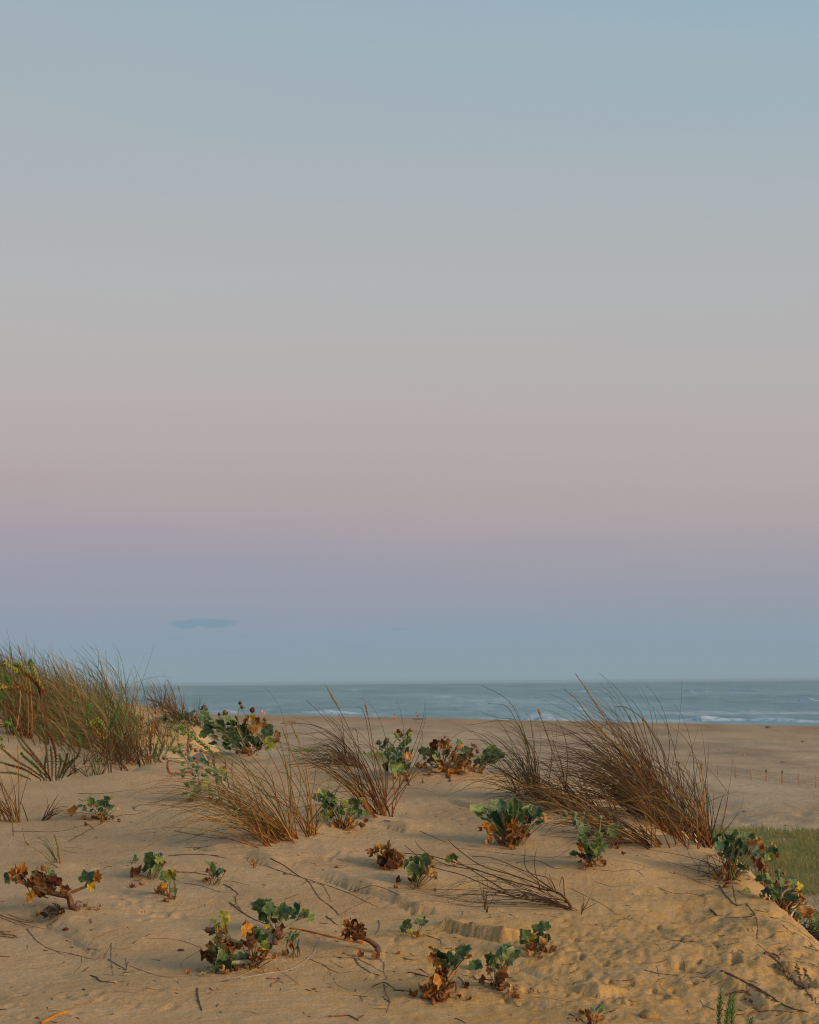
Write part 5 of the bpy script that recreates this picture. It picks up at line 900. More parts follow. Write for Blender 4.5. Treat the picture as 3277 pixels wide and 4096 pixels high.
# dense grass along the far dune: a mass nobody could count
def mass_grass(name, spots, n, L, label, seed, wd, mix):
    r = random.Random(seed); mb = MB()
    for i in range(n):
        (ax, ay, Ya), (bx, by, Yb) = spots[r.randrange(len(spots))]; t = r.random(); px, py, Y = ax + (bx - ax) * t, ay + (by - ay) * t, Ya + (Yb - Ya) * t
        d = P(px, py, Y); x, y = d[0] + r.gauss(0, .12), Y + r.gauss(0, .45); z = float(gz(x, y)) - .01
        hk = .55 + .9 * (vnoise(np.array([x * 2.3]), np.array([y * 1.2]), 5)[0] + .5)
        l = r.uniform(L[0], L[1]) * hk
        pts = blade_pts((x, y, z), (r.gauss(-.35, .35), r.gauss(0, .2), 1), l, (-.45, 0, 0), r.uniform(.3, 1.1), r, 8); ck = TC[r.choice(mix)]; cs = [jc(c, r, .3) for c in ck]
        cols = [tuple(np.interp(q, (0, .35, 1), [cs[m][j] for m in range(3)]) for j in range(3)) for q in np.linspace(0, 1, 8)]
        mb.ribbon(pts, r.uniform(*wd), cols, np.array([r.gauss(0, .5), -1, r.gauss(0, .5)]))
    o = mb.build(name, GRASS, None, (0, 0, 0)); o['kind'] = 'stuff'; o['label'] = label; o['category'] = 'grass'; return o
mass_grass('dune_grass', [((-120, 2745, 18.2), (300, 2790, 18.2)), ((-200, 2740, 18.0), (140, 2765, 18.0)), ((-120, 2770, 17.5), (330, 2830, 17.5)), ((200, 2800, 17.8), (500, 2840, 17.8)), ((300, 2850, 16.8), (500, 2900, 16.6)), ((-100, 2830, 16.6), (330, 2880, 16.6)), ((150, 2890, 15.8), (520, 2960, 15.6)), ((330, 2960, 15), (560, 3000, 14.6))],
    3200, (.16, .56), 'dense windswept dune grass covering the far dune ridge', 3, (.0035, .008), 'nvvogtvtnogvtvo')

# ================================================================== SPURGE
GRN, RED, ORG, YEL = (.10, .19, .045), (.17, .040, .018), (.36, .17, .03), (.34, .32, .05)
spurge('E', [([(645, 2230), (650, 2060), (665, 1870)], GRN, (.12, .22, .05), (.14, .26, .06)), ([(705, 2250), (722, 2080), (748, 1915)], GRN, (.12, .22, .05), (.14, .26, .06)), ([(758, 2250), (762, 2080), (776, 1905)], GRN, (.13, .23, .05), (.15, .26, .06))], 'three upright bright green bottlebrush shoots at the picture bottom below the steep slope', seed=1, L=.017, wdl=.004, base=(700, 2240))
spurge('E', [([(915, 2260), (925, 2180), (932, 2105)], GRN, (.12, .22, .05), (.14, .26, .06))], 'single short green bottlebrush shoot apart from the group of three', seed=2, L=.016, wdl=.004, base=(915, 2250))
spurge('J', [([(690, 1770), (560, 1560), (420, 1380), (280, 1200), (190, 1080), (140, 930)], RED, (.14, .17, .05), (.13, .22, .06)), ([(700, 1770), (600, 1640), (450, 1470), (320, 1340), (200, 1130)], RED, (.17, .15, .05), (.12, .19, .06)), ([(680, 1780), (650, 1450), (620, 1200), (550, 1040)], (.28, .1, .03), (.12, .19, .06), (.15, .25, .07)),
    ([(770, 1780), (770, 1450), (720, 1250), (660, 1130)], RED, RED, (.3, .1, .04)), ([(820, 1770), (920, 1580), (1060, 1480), (1110, 1330), (1085, 1180)], RED, (.12, .2, .06), (.12, .24, .08)), ([(620, 1780), (420, 1640), (220, 1520), (100, 1420), (0, 1340)], RED, (.16, .17, .05), (.2, .24, .06)), ([(560, 1780), (340, 1650), (150, 1590), (-60, 1530)], RED, (.18, .12, .04), (.2, .2, .06)),
    ([(600, 1780), (500, 1600), (340, 1480), (300, 1420)], GRN, GRN, GRN), ([(420, 1780), (200, 1700), (0, 1690)], (.1, .13, .04), (.09, .15, .05), (.1, .17, .05)), ([(850, 1780), (940, 1620), (1020, 1530)], (.06, .12, .05), (.07, .14, .05), (.09, .17, .06)), ([(800, 1780), (900, 1560), (930, 1430)], (.06, .12, .05), (.07, .15, .055), (.09, .18, .06)), ([(780, 1780), (840, 1560), (820, 1440)], (.06, .12, .05), (.07, .15, .055), (.09, .18, .06)),
    ([(640, 1780), (620, 1600), (640, 1460)], (.06, .12, .05), (.07, .15, .055), (.09, .18, .06)), ([(720, 1780), (720, 1520), (700, 1330)], (.2, .1, .04), (.1, .18, .06), (.1, .2, .08)), ([(680, 1780), (440, 1560), (290, 1430)], (.09, .14, .06), (.09, .16, .06), (.1, .2, .08))],
    'spreading sea spurge with red-based green shoots just behind the lip of the near dune', seed=3, L=.0145, Yb=12.0, base=(700, 1790), wdl=.006, flowers=[(90, 1010, 100, (.22, .30, .06)), (20, 1220, 60, (.22, .32, .06)), (30, 1320, 70, (.24, .30, .06))])
spurge('I', [([(1500, 950), (1350, 880), (1180, 760), (1050, 640), (960, 590), (860, 500)], (.22, .20, .05), (.14, .26, .05), (.2, .34, .08)), ([(1330, 880), (1180, 740), (1020, 640)], (.12, .2, .04), (.13, .25, .05), (.16, .3, .06))],
    'thick leaning green spurge shoot with a flowering tip above the silvery sea holly', seed=4, L=.02, base=(1500, 1500), wdl=.007, flowers=[(860, 480, 110, (.20, .33, .06)), (780, 520, 80, (.20, .33, .06)), (880, 420, 80, (.40, .22, .10)), (880, 570, 80, (.22, .32, .06)), (950, 500, 70, (.38, .22, .12)), (1000, 570, 60, (.12, .2, .06))])
spurge('I', [([(950, 1100), (940, 800), (960, 640), (940, 500)], (.38, .22, .1), (.4, .25, .12), (.42, .28, .14)), ([(960, 1000), (850, 900), (740, 800)], (.15, .2, .05), (.18, .3, .06), (.2, .32, .06))], 'pale dry spurge spike and small green flower clusters behind the silvery sea holly', seed=5, L=.016, base=(960, 1200), wdl=.005, flowers=[(720, 820, 80, (.20, .33, .06)), (820, 750, 80, (.22, .32, .06)), (740, 860, 50, (.2, .3, .06))])
spurge('I', [([(390, 1020), (380, 800), (400, 600), (430, 380)], (.12, .045, .02), (.36, .15, .04), (.42, .2, .05))], 'single rust-orange spurge spike standing at the edge of the hollow', seed=6, L=.02, base=(390, 1040), near=11.8, wdl=.008)
spurge('I', [([(450, 1000), (470, 800), (520, 590)], (.12, .18, .05), (.12, .2, .05), (.14, .24, .06)), ([(430, 1000), (440, 880), (480, 720)], (.12, .18, .05), (.12, .2, .05), (.14, .24, .06)), ([(500, 980), (560, 800), (600, 680)], (.14, .2, .05), (.14, .22, .05), (.2, .26, .06)), ([(600, 900), (680, 760), (745, 635)], (.12, .18, .05), (.12, .2, .05), (.14, .24, .06)), ([(500, 950), (530, 850), (560, 740)], (.12, .18, .05), (.12, .2, .05), (.14, .24, .06)), ([(350, 1040), (370, 980), (370, 900)], ORG, ORG, (.5, .35, .15))],
    'fan of slender green spurge shoots beside the rust-orange spike', seed=7, L=.02, base=(480, 1040), near=11.8, wdl=.006, flowers=[(640, 600, 70, (.3, .26, .05)), (430, 730, 60, (.4, .3, .05))])
spurge('J', [([(620, 620), (560, 460), (430, 360), (250, 290), (100, 200)], (.26, .05, .02), YEL, (.3, .3, .05)), ([(600, 540), (500, 380), (440, 250), (420, 150)], (.3, .22, .04), (.18, .24, .05), (.12, .22, .07)), ([(560, 620), (520, 480), (350, 310), (260, 200)], RED, (.34, .28, .05), (.2, .26, .05))],
    'yellow-green spurge shoots arching up against the sky at the top of the second dune', seed=8, L=.035, Yb=14.5, base=(590, 800), near=13, wdl=.014, flowers=[(100, 170, 110, (.34, .32, .05)), (40, 190, 80, (.3, .16, .05)), (250, 190, 110, (.2, .26, .05)), (400, 170, 100, (.13, .24, .08)), (210, 220, 70, (.28, .3, .06))])
spurge('J', [([(500, 640), (330, 540), (160, 515), (-20, 520)], (.26, .08, .02), (.36, .24, .04), (.32, .30, .05)), ([(250, 600), (150, 540), (60, 520)], ORG, YEL, YEL)], 'orange-yellow spurge shoot lying level below the arching ones at the frame edge', seed=9, L=.03, Yb=14.6, base=(500, 820), near=13, wdl=.013)
spurge('J', [([(1500, 1130), (1560, 980), (1645, 765)], (.07, .14, .05), (.08, .17, .05), (.1, .2, .06)), ([(1460, 1220), (1500, 1120), (1530, 1050)], (.3, .2, .04), (.3, .3, .05), (.3, .3, .05))], 'stout dark green spurge shoot slanting up in front of the brown grass', seed=10, L=.022, Yb=13.2, base=(1440, 1400), near=12.4, wdl=.012)
spurge('J', [([(1450, 1240), (1340, 1130), (1260, 1040)], (.4, .22, .03), (.5, .36, .04), (.45, .36, .05)), ([(1420, 1200), (1420, 1080), (1390, 980)], (.3, .2, .03), YEL, YEL), ([(1230, 1050), (1210, 900), (1230, 760)], (.1, .16, .04), (.14, .22, .04), (.18, .3, .05))], 'yellow-flowered spurge half hidden in the brown grass of the second dune', seed=11, L=.025, Yb=14, base=(1400, 1300), near=13, wdl=.012,
    flowers=[(1260, 1020, 130, (.36, .32, .04)), (1400, 1030, 110, (.42, .36, .04)), (1350, 950, 70, (.34, .3, .04)), (1230, 770, 90, (.14, .26, .05)), (1040, 700, 70, (.2, .26, .05)), (1290, 1110, 70, (.5, .36, .06))])
spurge('J', [([(100, 640), (60, 560), (30, 480)], GRN, YEL, YEL), ([(150, 560), (120, 430), (95, 370)], GRN, (.1, .2, .05), (.1, .2, .05)), ([(40, 700), (20, 640), (0, 600)], GRN, (.16, .22, .05), (.16, .24, .05))], 'short green spurge sprigs at the frame edge below the arching flowering shoots', seed=12, L=.03, Yb=15.2, base=(80, 800), near=13, wdl=.014, flowers=[(20, 360, 80, (.18, .26, .05)), (10, 620, 60, (.2, .28, .05))])
spurge('B', [([(490, 1120), (480, 950), (440, 780), (440, 660)], (.25, .06, .04), (.12, .19, .05), (.12, .2, .05)), ([(515, 1120), (505, 950), (490, 820)], (.28, .07, .05), (.26, .12, .04), (.2, .2, .05)), ([(435, 1095), (460, 1000), (450, 860)], (.2, .12, .04), (.12, .18, .05), (.12, .2, .05))], 'thin red-footed green shoots standing in front of the silvery sea holly', seed=13, L=.009, base=(500, 1120), wdl=.0025)
spurge('I', [([(1020, 1150), (900, 1160), (700, 1180), (640, 1100), (640, 1000)], (.30, .05, .02), (.32, .06, .02), (.36, .14, .03))], 'curled red creeping spurge shoot on the sand beside the silvery sea holly', seed=14, L=.014, base=(900, 1190), wdl=.005)
spurge('F', [([(115, 430), (108, 340), (105, 240)], (.3, .05, .03), (.12, .2, .05), (.14, .24, .06))], 'small thin sprout, red below and green above, on open sand near the frame edge', seed=15, L=.008, base=(115, 430), wdl=.0022)
spurge('F', [([(212, 455), (200, 400), (190, 340)], (.3, .2, .06), (.2, .22, .06), (.2, .24, .06))], 'small thin yellow-green sprout on open sand, next to the red-footed one', seed=16, L=.008, base=(212, 455), wdl=.0022)
holly('E', (890, 1020), [(885, 995, 64, 'v'), (900, 1008, 44, 'v')], 'tiny yellow-green sea holly leaf pair alone on the upper steep slope', seed=71, thick=.002)
r_ = random.Random(5); bp = gp(2860, 3500); mb = MB()
for i in range(46):
    a = gp(r_.gauss(2865, 35), r_.gauss(3500, 45)); a = a + np.array([0, 0, .003]); d = np.array([r_.gauss(-.2, .8), r_.gauss(0, .5), abs(r_.gauss(.1, .5))]); L = r_.uniform(.04, .15)
    mb.tube(smooth_path([bp if i % 6 == 0 else a, a + d * L * .5, a + d * L + np.array([r_.gauss(0, .02), 0, -.01])], 7), .0016, .0007, jc((.17, .085, .05), r_, .4), None, 3)
tagm(mb.build('root_tangle', WOOD, None, bp), 'tangle of fine bare brown roots in front of the lush sea holly', 'roots')
# dark prostrate shrub under the dune edge
r_ = random.Random(9); mb = MB(); st = MB(); bp = P(3250, 3790, 8.4); bp[2] = float(gz(bp[0], bp[1]))
e = empty('prostrate_shrub', bp, 'dark prostrate shrub below the steep dune edge at the frame side', 'shrub')
for i in range(420):
    p = P(r_.gauss(3262, 34), r_.gauss(3752, 30), 8.4 + r_.gauss(0, .12)); d = np.array([r_.gauss(0, 1), r_.gauss(0, .6), r_.gauss(.3, .7)]); d /= np.linalg.norm(d)
    q_ = p + d * r_.uniform(.02, .06); mb.tube([p, (p + q_) / 2, q_], .0022, .0008, jc((.04, .035, .02), r_, .5), None, 3)
for i in range(14):
    p = P(r_.gauss(3250, 30), r_.gauss(3750, 25), 8.4); st.tube(smooth_path([bp, (bp + p) / 2 + np.array([0, 0, .03]), p], 6), .004, .002, (.08, .05, .03), None, 4)
for i in range(50):
    p = P(r_.gauss(3262, 14), r_.gauss(3705, 12), 8.4 + r_.gauss(0, .05)); mb.leaf(p, np.array([r_.gauss(0, 1), 0, r_.gauss(0, 1)]), np.array([r_.gauss(0, .4), -1, .4]), r_.uniform(.006, .011), (.14, .26, .07), (.2, .3, .1), r_)
mb.build('foliage', LEAF, e, bp); st.build('stem', WOOD, e, bp)

# ================================================================== TWIGS, ROOTS, STALKS ON THE SAND
DK, BR, PL, RD, OR = (.10, .065, .045), (.17, .085, .04), (.34, .24, .14), (.16, .045, .02), (.42, .16, .03)
twig('F', [(655, 50), (800, 55), (950, 42), (1128, 18)], .0035, DK, 'straight dark twig lying on smooth sand behind the orange-leaved sea holly', group=None)
twig('F', [(660, 95), (710, 115), (770, 60)], .0025, DK, 'bent thin dark twig just behind the orange-leaved sea holly')
twig('F', [(580, 455), (680, 400), (780, 340), (880, 290)], .0045, BR, 'rough brown twig slanting down below the orange-leaved sea holly', branches=[[(760, 320), (798, 358)], [(620, 410), (660, 420)]])
twig('F', [(100, 368), (280, 372), (500, 370), (700, 325), (870, 292)], .003, BR, 'long thin root curving under the orange-leaved sea holly', n=30)
twig('F', [(1130, 180), (1180, 150), (1340, 150), (1500, 158), (1725, 162)], .0035, DK, 'long dark hooked twig lying level below the silvery sea holly', branches=[[(1120, 160), (1140, 195), (1240, 190)]], n=30)
twig('F', [(980, 245), (1060, 230), (1150, 225), (1240, 190)], .004, BR, 'short knobbly root between the orange-leaved sea holly and the hooked twig')
twig('F', [(1410, 578), (1500, 572), (1600, 565), (1760, 570), (1840, 575)], .004, DK, 'dark level stalk lying on the sand above the compact sea holly')
twig('G', [(0, 40), (120, 35), (250, 38), (400, 65)], .004, DK, 'slightly arched dark stalk lying on the sand in front of the golden tuft')
twig('F', [(1480, 715), (1600, 715), (1725, 735), (1860, 760)], .004, DK, 'forked dark twig running to the small sea holly with the pale leaf', branches=[[(1490, 708), (1600, 722), (1680, 685)], [(1600, 720), (1725, 712), (1850, 740)]])
twig('F', [(80, 645), (90, 640)], .001, DK, 'tiny dark crumb of twig on the sand') if False else None
twig('F', [(0, 1075), (100, 1110), (220, 1135), (300, 1140)], .005, (.26, .14, .06), 'bundle of flattened brown stalks ending at the frame edge, lower dune', branches=[[(60, 1065), (180, 1110), (300, 1135)], [(0, 1095), (150, 1150), (250, 1180)], [(100, 1105), (230, 1160), (400, 1195)]], name='dead_stalks')
twig('F', [(0, 1235), (60, 1240), (160, 1265)], .008, (.26, .15, .07), 'short frayed orange-brown root at the frame edge, lower dune', branches=[[(0, 1215), (60, 1220), (140, 1200)], [(0, 1255), (80, 1262), (150, 1270)]], jitter=1.2)
twig('F', [(230, 1190), (320, 1300), (450, 1370), (600, 1400), (750, 1440), (860, 1440), (900, 1400)], .0028, (.24, .12, .06), 'long hair-thin root winding down the lower dune', n=50, branches=[[(450, 1370), (560, 1420)], [(820, 1440), (900, 1390), (940, 1320), (930, 1450)]])
twig('F', [(940, 1310), (935, 1400), (935, 1480), (955, 1590)], .0018, (.25, .13, .06), 'fine upright root thread beside the small crossed twigs', branches=[[(940, 1350), (1020, 1365), (1130, 1370)], [(935, 1500), (880, 1530)], [(940, 1580), (860, 1570)]])
twig('F', [(912, 1450), (990, 1495), (1065, 1540)], .0042, (.17, .10, .07), 'small crossed twig with a forked tip on the lower dune', branches=[[(1065, 1540), (1062, 1440)], [(1065, 1510), (1085, 1465)], [(1000, 1525), (1065, 1535)], [(1065, 1540), (1040, 1575)]])
twig('F', [(1002, 1580), (1035, 1583), (1070, 1580)], .003, (.17, .10, .07), 'tiny level twig under the crossed twigs')
twig('F', [(700, 1548), (725, 1530), (750, 1512)], .0035, RD, 'tiny straight dark red twig on the lower dune')
twig('F', [(760, 1585), (820, 1605), (840, 1635), (900, 1640), (980, 1650)], .0055, (.17, .07, .035), 'wavy red-brown root piece on the lower dune', jitter=.9)
twig('F', [(575, 1880), (700, 1825), (850, 1760), (980, 1700), (1045, 1660)], .0038, (.34, .2, .10), 'pale thin stalk trailing up from the orange reed blade', branches=[[(800, 1790), (720, 1830), (630, 1825)]])
twig('F', [(740, 1360), (790, 1362), (835, 1370)], .0035, (.24, .13, .06), 'short crumbly rootlet on the middle of the lower dune', branches=[[(740, 1350), (765, 1375)]])
twig('F', [(0, 1422), (50, 1425), (92, 1428)], .004, (.26, .14, .06), 'short straight brown twig touching the frame edge, lower dune')
twig('F', [(1240, 1270), (1330, 1272), (1450, 1278), (1560, 1300), (1700, 1350)], .003, (.28, .11, .05), 'long fine red-brown root leading to the trailing sea holly')
twig('F', [(1662, 1690), (1655, 1760), (1675, 1820), (1700, 1880)], .0042, (.14, .07, .04), 'thin curved dark stick lying up and down on the lower dune')
twig('F', [(350, 1990), (420, 1955), (500, 1915), (572, 1888)], .011, (.44, .17, .025), 'broad orange reed blade at the bottom of the picture', name='reed_blade', cat='reed blade', group=None, branches=[[(350, 1985), (450, 1930), (560, 1880)]], taper=.9, jitter=.1)
twig('F', [(1090, 1500), (1250, 1560), (1400, 1595), (1560, 1590), (1725, 1560)], .0018, (.26, .14, .07), 'hair-thin root curve between the crossed twigs and the trailing sea holly', n=30)
twig('G', [(735, 65), (850, 130), (960, 205), (1020, 240), (1100, 360), (1190, 430)], .0042, BR, 'long branching twig lying down the slope in the middle of the dune', branches=[[(1020, 240), (960, 275)], [(1020, 240), (1140, 280), (1200, 400)], [(1190, 430), (1260, 500), (1200, 430)]], n=36)
twig('G', [(580, 115), (700, 125), (800, 160), (940, 205), (1080, 245), (1300, 320), (1450, 390), (1560, 440)], .0036, (.2, .11, .055), 'very long thin twig crossing the soft ledge in the middle', n=50)
twig('G', [(1330, 330), (1420, 300), (1520, 275), (1620, 300), (1720, 345)], .003, BR, 'thin arched twig over the soft sand ledge', branches=[[(1690, 350), (1740, 335)]])
twig('G', [(1270, 500), (1340, 450), (1430, 410), (1500, 360)], .003, (.22, .12, .06), 'thin bent twig just below the soft sand ledge')
twig('G', [(850, 378), (900, 360), (950, 335)], .0035, BR, 'short slanting twig above the three-branched sea holly')
twig('G', [(420, 405), (520, 480), (620, 540), (740, 580)], .005, (.16, .09, .05), 'dark twig running down into the three-branched sea holly', branches=[[(480, 430), (520, 475)]])
twig('G', [(375, 265), (440, 300), (475, 350), (465, 410), (430, 440)], .0042, BR, 'curved brown root below the small pale-leaved sea holly', branches=[[(375, 265), (430, 285)]], jitter=1.0)
twig('G', [(70, 255), (200, 275), (340, 320), (440, 325)], .0022, BR, 'fine root thread under the small pale-leaved sea holly')
twig('G', [(380, 240), (460, 245), (580, 275)], .0026, (.3, .16, .08), 'fine reddish root trailing from the small pale-leaved sea holly')
twig('G', [(860, 600), (960, 615), (1060, 635), (1160, 660), (1300, 690), (1460, 715)], .0055, OR, 'long orange reed blade lying across the sand by the dead curled plant', name='reed_blade', cat='reed blade', group=None, branches=[[(1170, 668), (1320, 700), (1450, 722)], [(1010, 678), (1080, 672), (1160, 665)]], taper=1.6, jitter=.15)
twig('G', [(450, 990), (560, 940), (700, 870), (860, 790)], .004, (.30, .2, .12), 'pale dry stalk slanting up beside the trailing sea holly')
twig('G', [(500, 988), (700, 950), (860, 928), (980, 865), (1060, 790), (1115, 675)], .0045, (.34, .28, .20), 'long pale grey bent stalk curving on the sand beneath the trailing sea holly', n=36)
twig('G', [(170, 1060), (175, 1120), (190, 1190), (205, 1232)], .0042, (.13, .075, .04), 'dark slightly curved stick lying apart on the lower middle sand')
twig('G', [(700, 988), (760, 990), (795, 985), (780, 1015), (740, 1030), (735, 1050)], .0048, (.2, .08, .04), 'hook-shaped brown twig below the long pale bent stalk')
twig('G', [(805, 1010), (850, 1022), (910, 1000)], .0025, (.3, .18, .09), 'tiny pale rootlet beside the hook-shaped twig')
twig('G', [(520, 1240), (590, 1245), (640, 1260), (730, 1255)], .0025, (.3, .18, .09), 'thin pale root lying level near the picture bottom')
twig('G', [(1180, 1280), (1260, 1278), (1340, 1272), (1400, 1300), (1445, 1268)], .0055, (.17, .06, .03), 'dark reddish forked twig at the bottom of the picture', branches=[[(1400, 1300), (1412, 1312)]])
twig('G', [(1565, 540), (1568, 600), (1535, 650)], .0035, (.16, .08, .05), 'thin two-part twig beside the dead curled plant')
twig('G', [(1370, 1118), (1420, 1122), (1480, 1126)], .003, (.2, .1, .05), 'tiny dark level rootlet on lower sand', branches=[[(1425, 1122), (1440, 1165)]])
twig('G', [(1160, 510), (1200, 540), (1250, 580)], .005, (.2, .1, .05), 'short knobbly root uphill of the dead curled plant', jitter=1.2)
twig('G', [(1110, 562), (1150, 565), (1180, 568)], .004, (.19, .08, .04), 'short dark dry leaf sliver near the dead curled plant')
twig('G', [(1210, 820), (1290, 830), (1360, 830), (1420, 890), (1500, 940), (1580, 970)], .0042, (.2, .11, .06), 'branching brown root network on the lower middle sand', branches=[[(1360, 820), (1440, 850), (1560, 920), (1600, 940)], [(1480, 840), (1590, 850), (1600, 930), (1625, 1000)], [(1280, 790), (1340, 810)]], n=34, jitter=1.0)
twig('G', [(1520, 1055), (1560, 1030), (1620, 1020), (1680, 1070), (1760, 1085)], .0042, (.15, .07, .04), 'dark knotted root leading to the leggy sea holly', branches=[[(1600, 1030), (1625, 1100), (1645, 1170), (1620, 1250)], [(1620, 1220), (1520, 1220)], [(1645, 1170), (1590, 1120)]], n=30, jitter=1.0)
twig('G', [(1040, 840), (1140, 885), (1180, 910), (1260, 950)], .003, (.3, .14, .07), 'fine reddish root with side threads on the lower middle sand', branches=[[(1140, 885), (1230, 885)], [(1160, 890), (1190, 930)], [(1130, 890), (1220, 905)]])
twig('H', [(310, 718), (350, 725), (390, 735), (435, 745)], .0055, (.13, .055, .03), 'dark root reaching sideways from the leggy sea holly', branches=[[(370, 700), (420, 730)]])
twig('H', [(240, 812), (290, 815), (355, 828)], .005, (.15, .07, .04), 'dark root stub just uphill beside the leggy sea holly')
twig('H', [(520, 612), (560, 590), (618, 558)], .004, (.17, .09, .05), 'straight dark twig above the leggy sea holly')
twig('H', [(410, 522), (450, 535), (480, 548), (485, 570)], .0035, BR, 'fine bent twig between the seedling and the leggy sea holly')
twig('H', [(640, 750), (655, 738), (680, 760), (720, 755), (760, 758)], .005, (.22, .1, .05), 'looping brown root beside the reddish-stalked sea holly')
twig('H', [(690, 803), (715, 800), (722, 790)], .004, (.17, .1, .06), 'tiny forked twig below the looping root')
twig('H', [(575, 740), (600, 765), (625, 805)], .004, (.18, .11, .08), 'short greyish root piece between the two reddish-stalked sea hollies', branches=[[(600, 765), (595, 800)]])
twig('H', [(860, 835), (870, 870), (895, 905)], .0022, (.3, .18, .1), 'fine root thread below the reddish-stalked sea holly')
twig('H', [(1155, 962), (1200, 962), (1250, 980)], .005, (.2, .09, .05), 'dark root leading into the tiny sea holly at the picture bottom')
twig('H', [(555, 962), (585, 970), (615, 988)], .004, (.17, .08, .04), 'small brown twig at the very bottom of the picture')
twig('H', [(285, 640), (320, 650), (368, 652)], .004, (.2, .09, .05), 'short red-brown sliver uphill of the leggy sea holly')
twig('H', [(0, 945), (40, 968), (72, 942)], .006, (.17, .06, .03), 'forked dark twig stub near the bottom, below the root network')  if False else None
twig('H', [(880, 135), (1000, 125), (1090, 165), (1170, 150)], .003, BR, 'thin arched stalk between the flattened tuft and the big green sea holly')
twig('H', [(1170, 60), (1100, 100), (1020, 105), (820, 85), (650, 65), (545, 55)], .0024, (.2, .12, .07), 'long fine stalk curving below the big green sea holly', n=36)
twig('H', [(1290, 170), (1400, 180), (1480, 170), (1530, 180), (1560, 210)], .003, (.2, .12, .07), 'thin stalk with a kink on the sand beyond the slim sea holly', branches=[[(1530, 180), (1560, 150), (1380, 115)]])
twig('H', [(1300, 235), (1400, 262), (1470, 250), (1490, 215)], .0018, (.2, .12, .07), 'hair-thin looping root on the sand in front of the slim sea holly', n=26)
twig('H', [(1180, 275), (1290, 330), (1380, 380), (1420, 415)], .0024, (.24, .15, .09), 'fine pale stalk trailing down beyond the flattened tuft', branches=[[(1230, 430), (1300, 420), (1400, 405), (1440, 410)], [(1240, 460), (1310, 470)]])
twig('H', [(1425, 440), (1470, 430), (1488, 410)], .0028, (.18, .1, .06), 'small wiry twig beyond the flattened tuft', branches=[[(1450, 425), (1485, 440)]])
twig('E', [(650, 960), (720, 1060), (800, 1130), (880, 1120), (930, 1170), (975, 1260), (985, 1420)], .0052, (.16, .085, .06), 'long dark root hanging down the slope below the lush sea holly', branches=[[(770, 960), (780, 1040), (800, 1130)], [(950, 1170), (1060, 1190), (1075, 1180)], [(680, 1030), (740, 1010)], [(960, 1210), (900, 1230), (690, 1240)]], n=40)
twig('E', [(120, 975), (200, 1010), (300, 1030), (420, 1030), (540, 1060), (600, 1040)], .0026, (.24, .12, .07), 'tangled fine roots on the slope in front of the lush sea holly', branches=[[(540, 1060), (520, 1110), (470, 1135)], [(360, 1020), (470, 1000), (560, 1010)]], n=36)
twig('E', [(120, 905), (190, 888), (260, 900)], .0024, (.22, .13, .08), 'fine level twig high on the bare slope')
twig('E', [(470, 850), (480, 790), (520, 730), (600, 690)], .0035, (.2, .1, .06), 'thin arched stem in front of the lush sea holly')
twig('E', [(672, 1700), (760, 1740), (860, 1790), (1000, 1860), (1120, 1940), (1240, 2010), (1420, 2060)], .0075, (.17, .085, .05), 'long thick brown root lying across the steep slope near the picture bottom', n=40, branches=[[(1000, 1860), (1110, 1960)], [(860, 1785), (1000, 1880)]])
twig('E', [(1050, 1545), (1130, 1590), (1220, 1700), (1320, 1790), (1400, 1880), (1450, 1960)], .0085, (.17, .08, .045), 'thick bark-brown root angling down the steep slope by the frame side', branches=[[(1060, 1540), (1150, 1570), (1180, 1650)], [(1330, 1640), (1350, 1760), (1390, 1850)], [(1380, 1680), (1430, 1760), (1420, 1880)], [(1120, 1640), (1300, 1800)]], n=40, jitter=.8)
twig('E', [(700, 1910), (780, 1890), (860, 1870), (910, 1910)], .007, (.16, .08, .04), 'dark broken root piece above the bottlebrush shoots', branches=[[(790, 1880), (880, 1890)]])
twig('E', [(860, 1940), (930, 1960), (980, 2040), (920, 2080)], .006, (.2, .09, .05), 'ragged reddish root lump beside the bottlebrush shoots', jitter=1.6, branches=[[(900, 1950), (960, 2000)], [(980, 2050), (1100, 2045), (1330, 2060)]])
twig('E', [(765, 1540), (765, 1620), (762, 1710)], .0026, (.2, .12, .08), 'thin upright bare stalk on the steep slope', lift=.03)
twig('E', [(572, 1170), (600, 1190), (632, 1220)], .008, (.16, .08, .03), 'short dark-banded stub like a caterpillar on the bare slope', jitter=.1, taper=.9, group=None)
twig('E', [(1180, 1505), (1215, 1495), (1250, 1468)], .004, (.17, .1, .06), 'short slanting twig under the steep dune edge')
twig('E', [(0, 1690), (100, 1715), (200, 1730), (300, 1735)], .004, (.2, .1, .06), 'thin dark root on the eroded bank', branches=[[(110, 1660), (130, 1750)]])
twig('E', [(1340, 1350), (1400, 1390), (1515, 1480)], .004, (.3, .2, .12), 'pale thin stalks running along the steep dune edge at the frame side', branches=[[(1300, 1370), (1400, 1420), (1510, 1530)], [(1200, 1300), (1300, 1390)]])
twig('C', [(540, 1200), (620, 1235), (740, 1285)], .0035, (.22, .14, .08), 'thin straight stalk on the sand downhill from the crest plants')
twig('C', [(600, 780), (650, 765), (730, 740)], .003, (.17, .08, .05), 'short dark twig under the withered crest sea holly')
twig('C', [(0, 1250), (60, 1245)], .003, (.2, .12, .08), 'tiny twig on the sand near the lone dark tuft') if False else None
twig('B', [(1090, 1215), (1200, 1240), (1310, 1252), (1385, 1245)], .0026, (.24, .15, .09), 'thin gently sagging stalk on the sand below the sea holly between tufts')
twig('B', [(1600, 1120), (1620, 1118), (1650, 1125)], .005, (.15, .08, .05), 'dark scrap of dry leaf at the foot of the lone dark tuft')
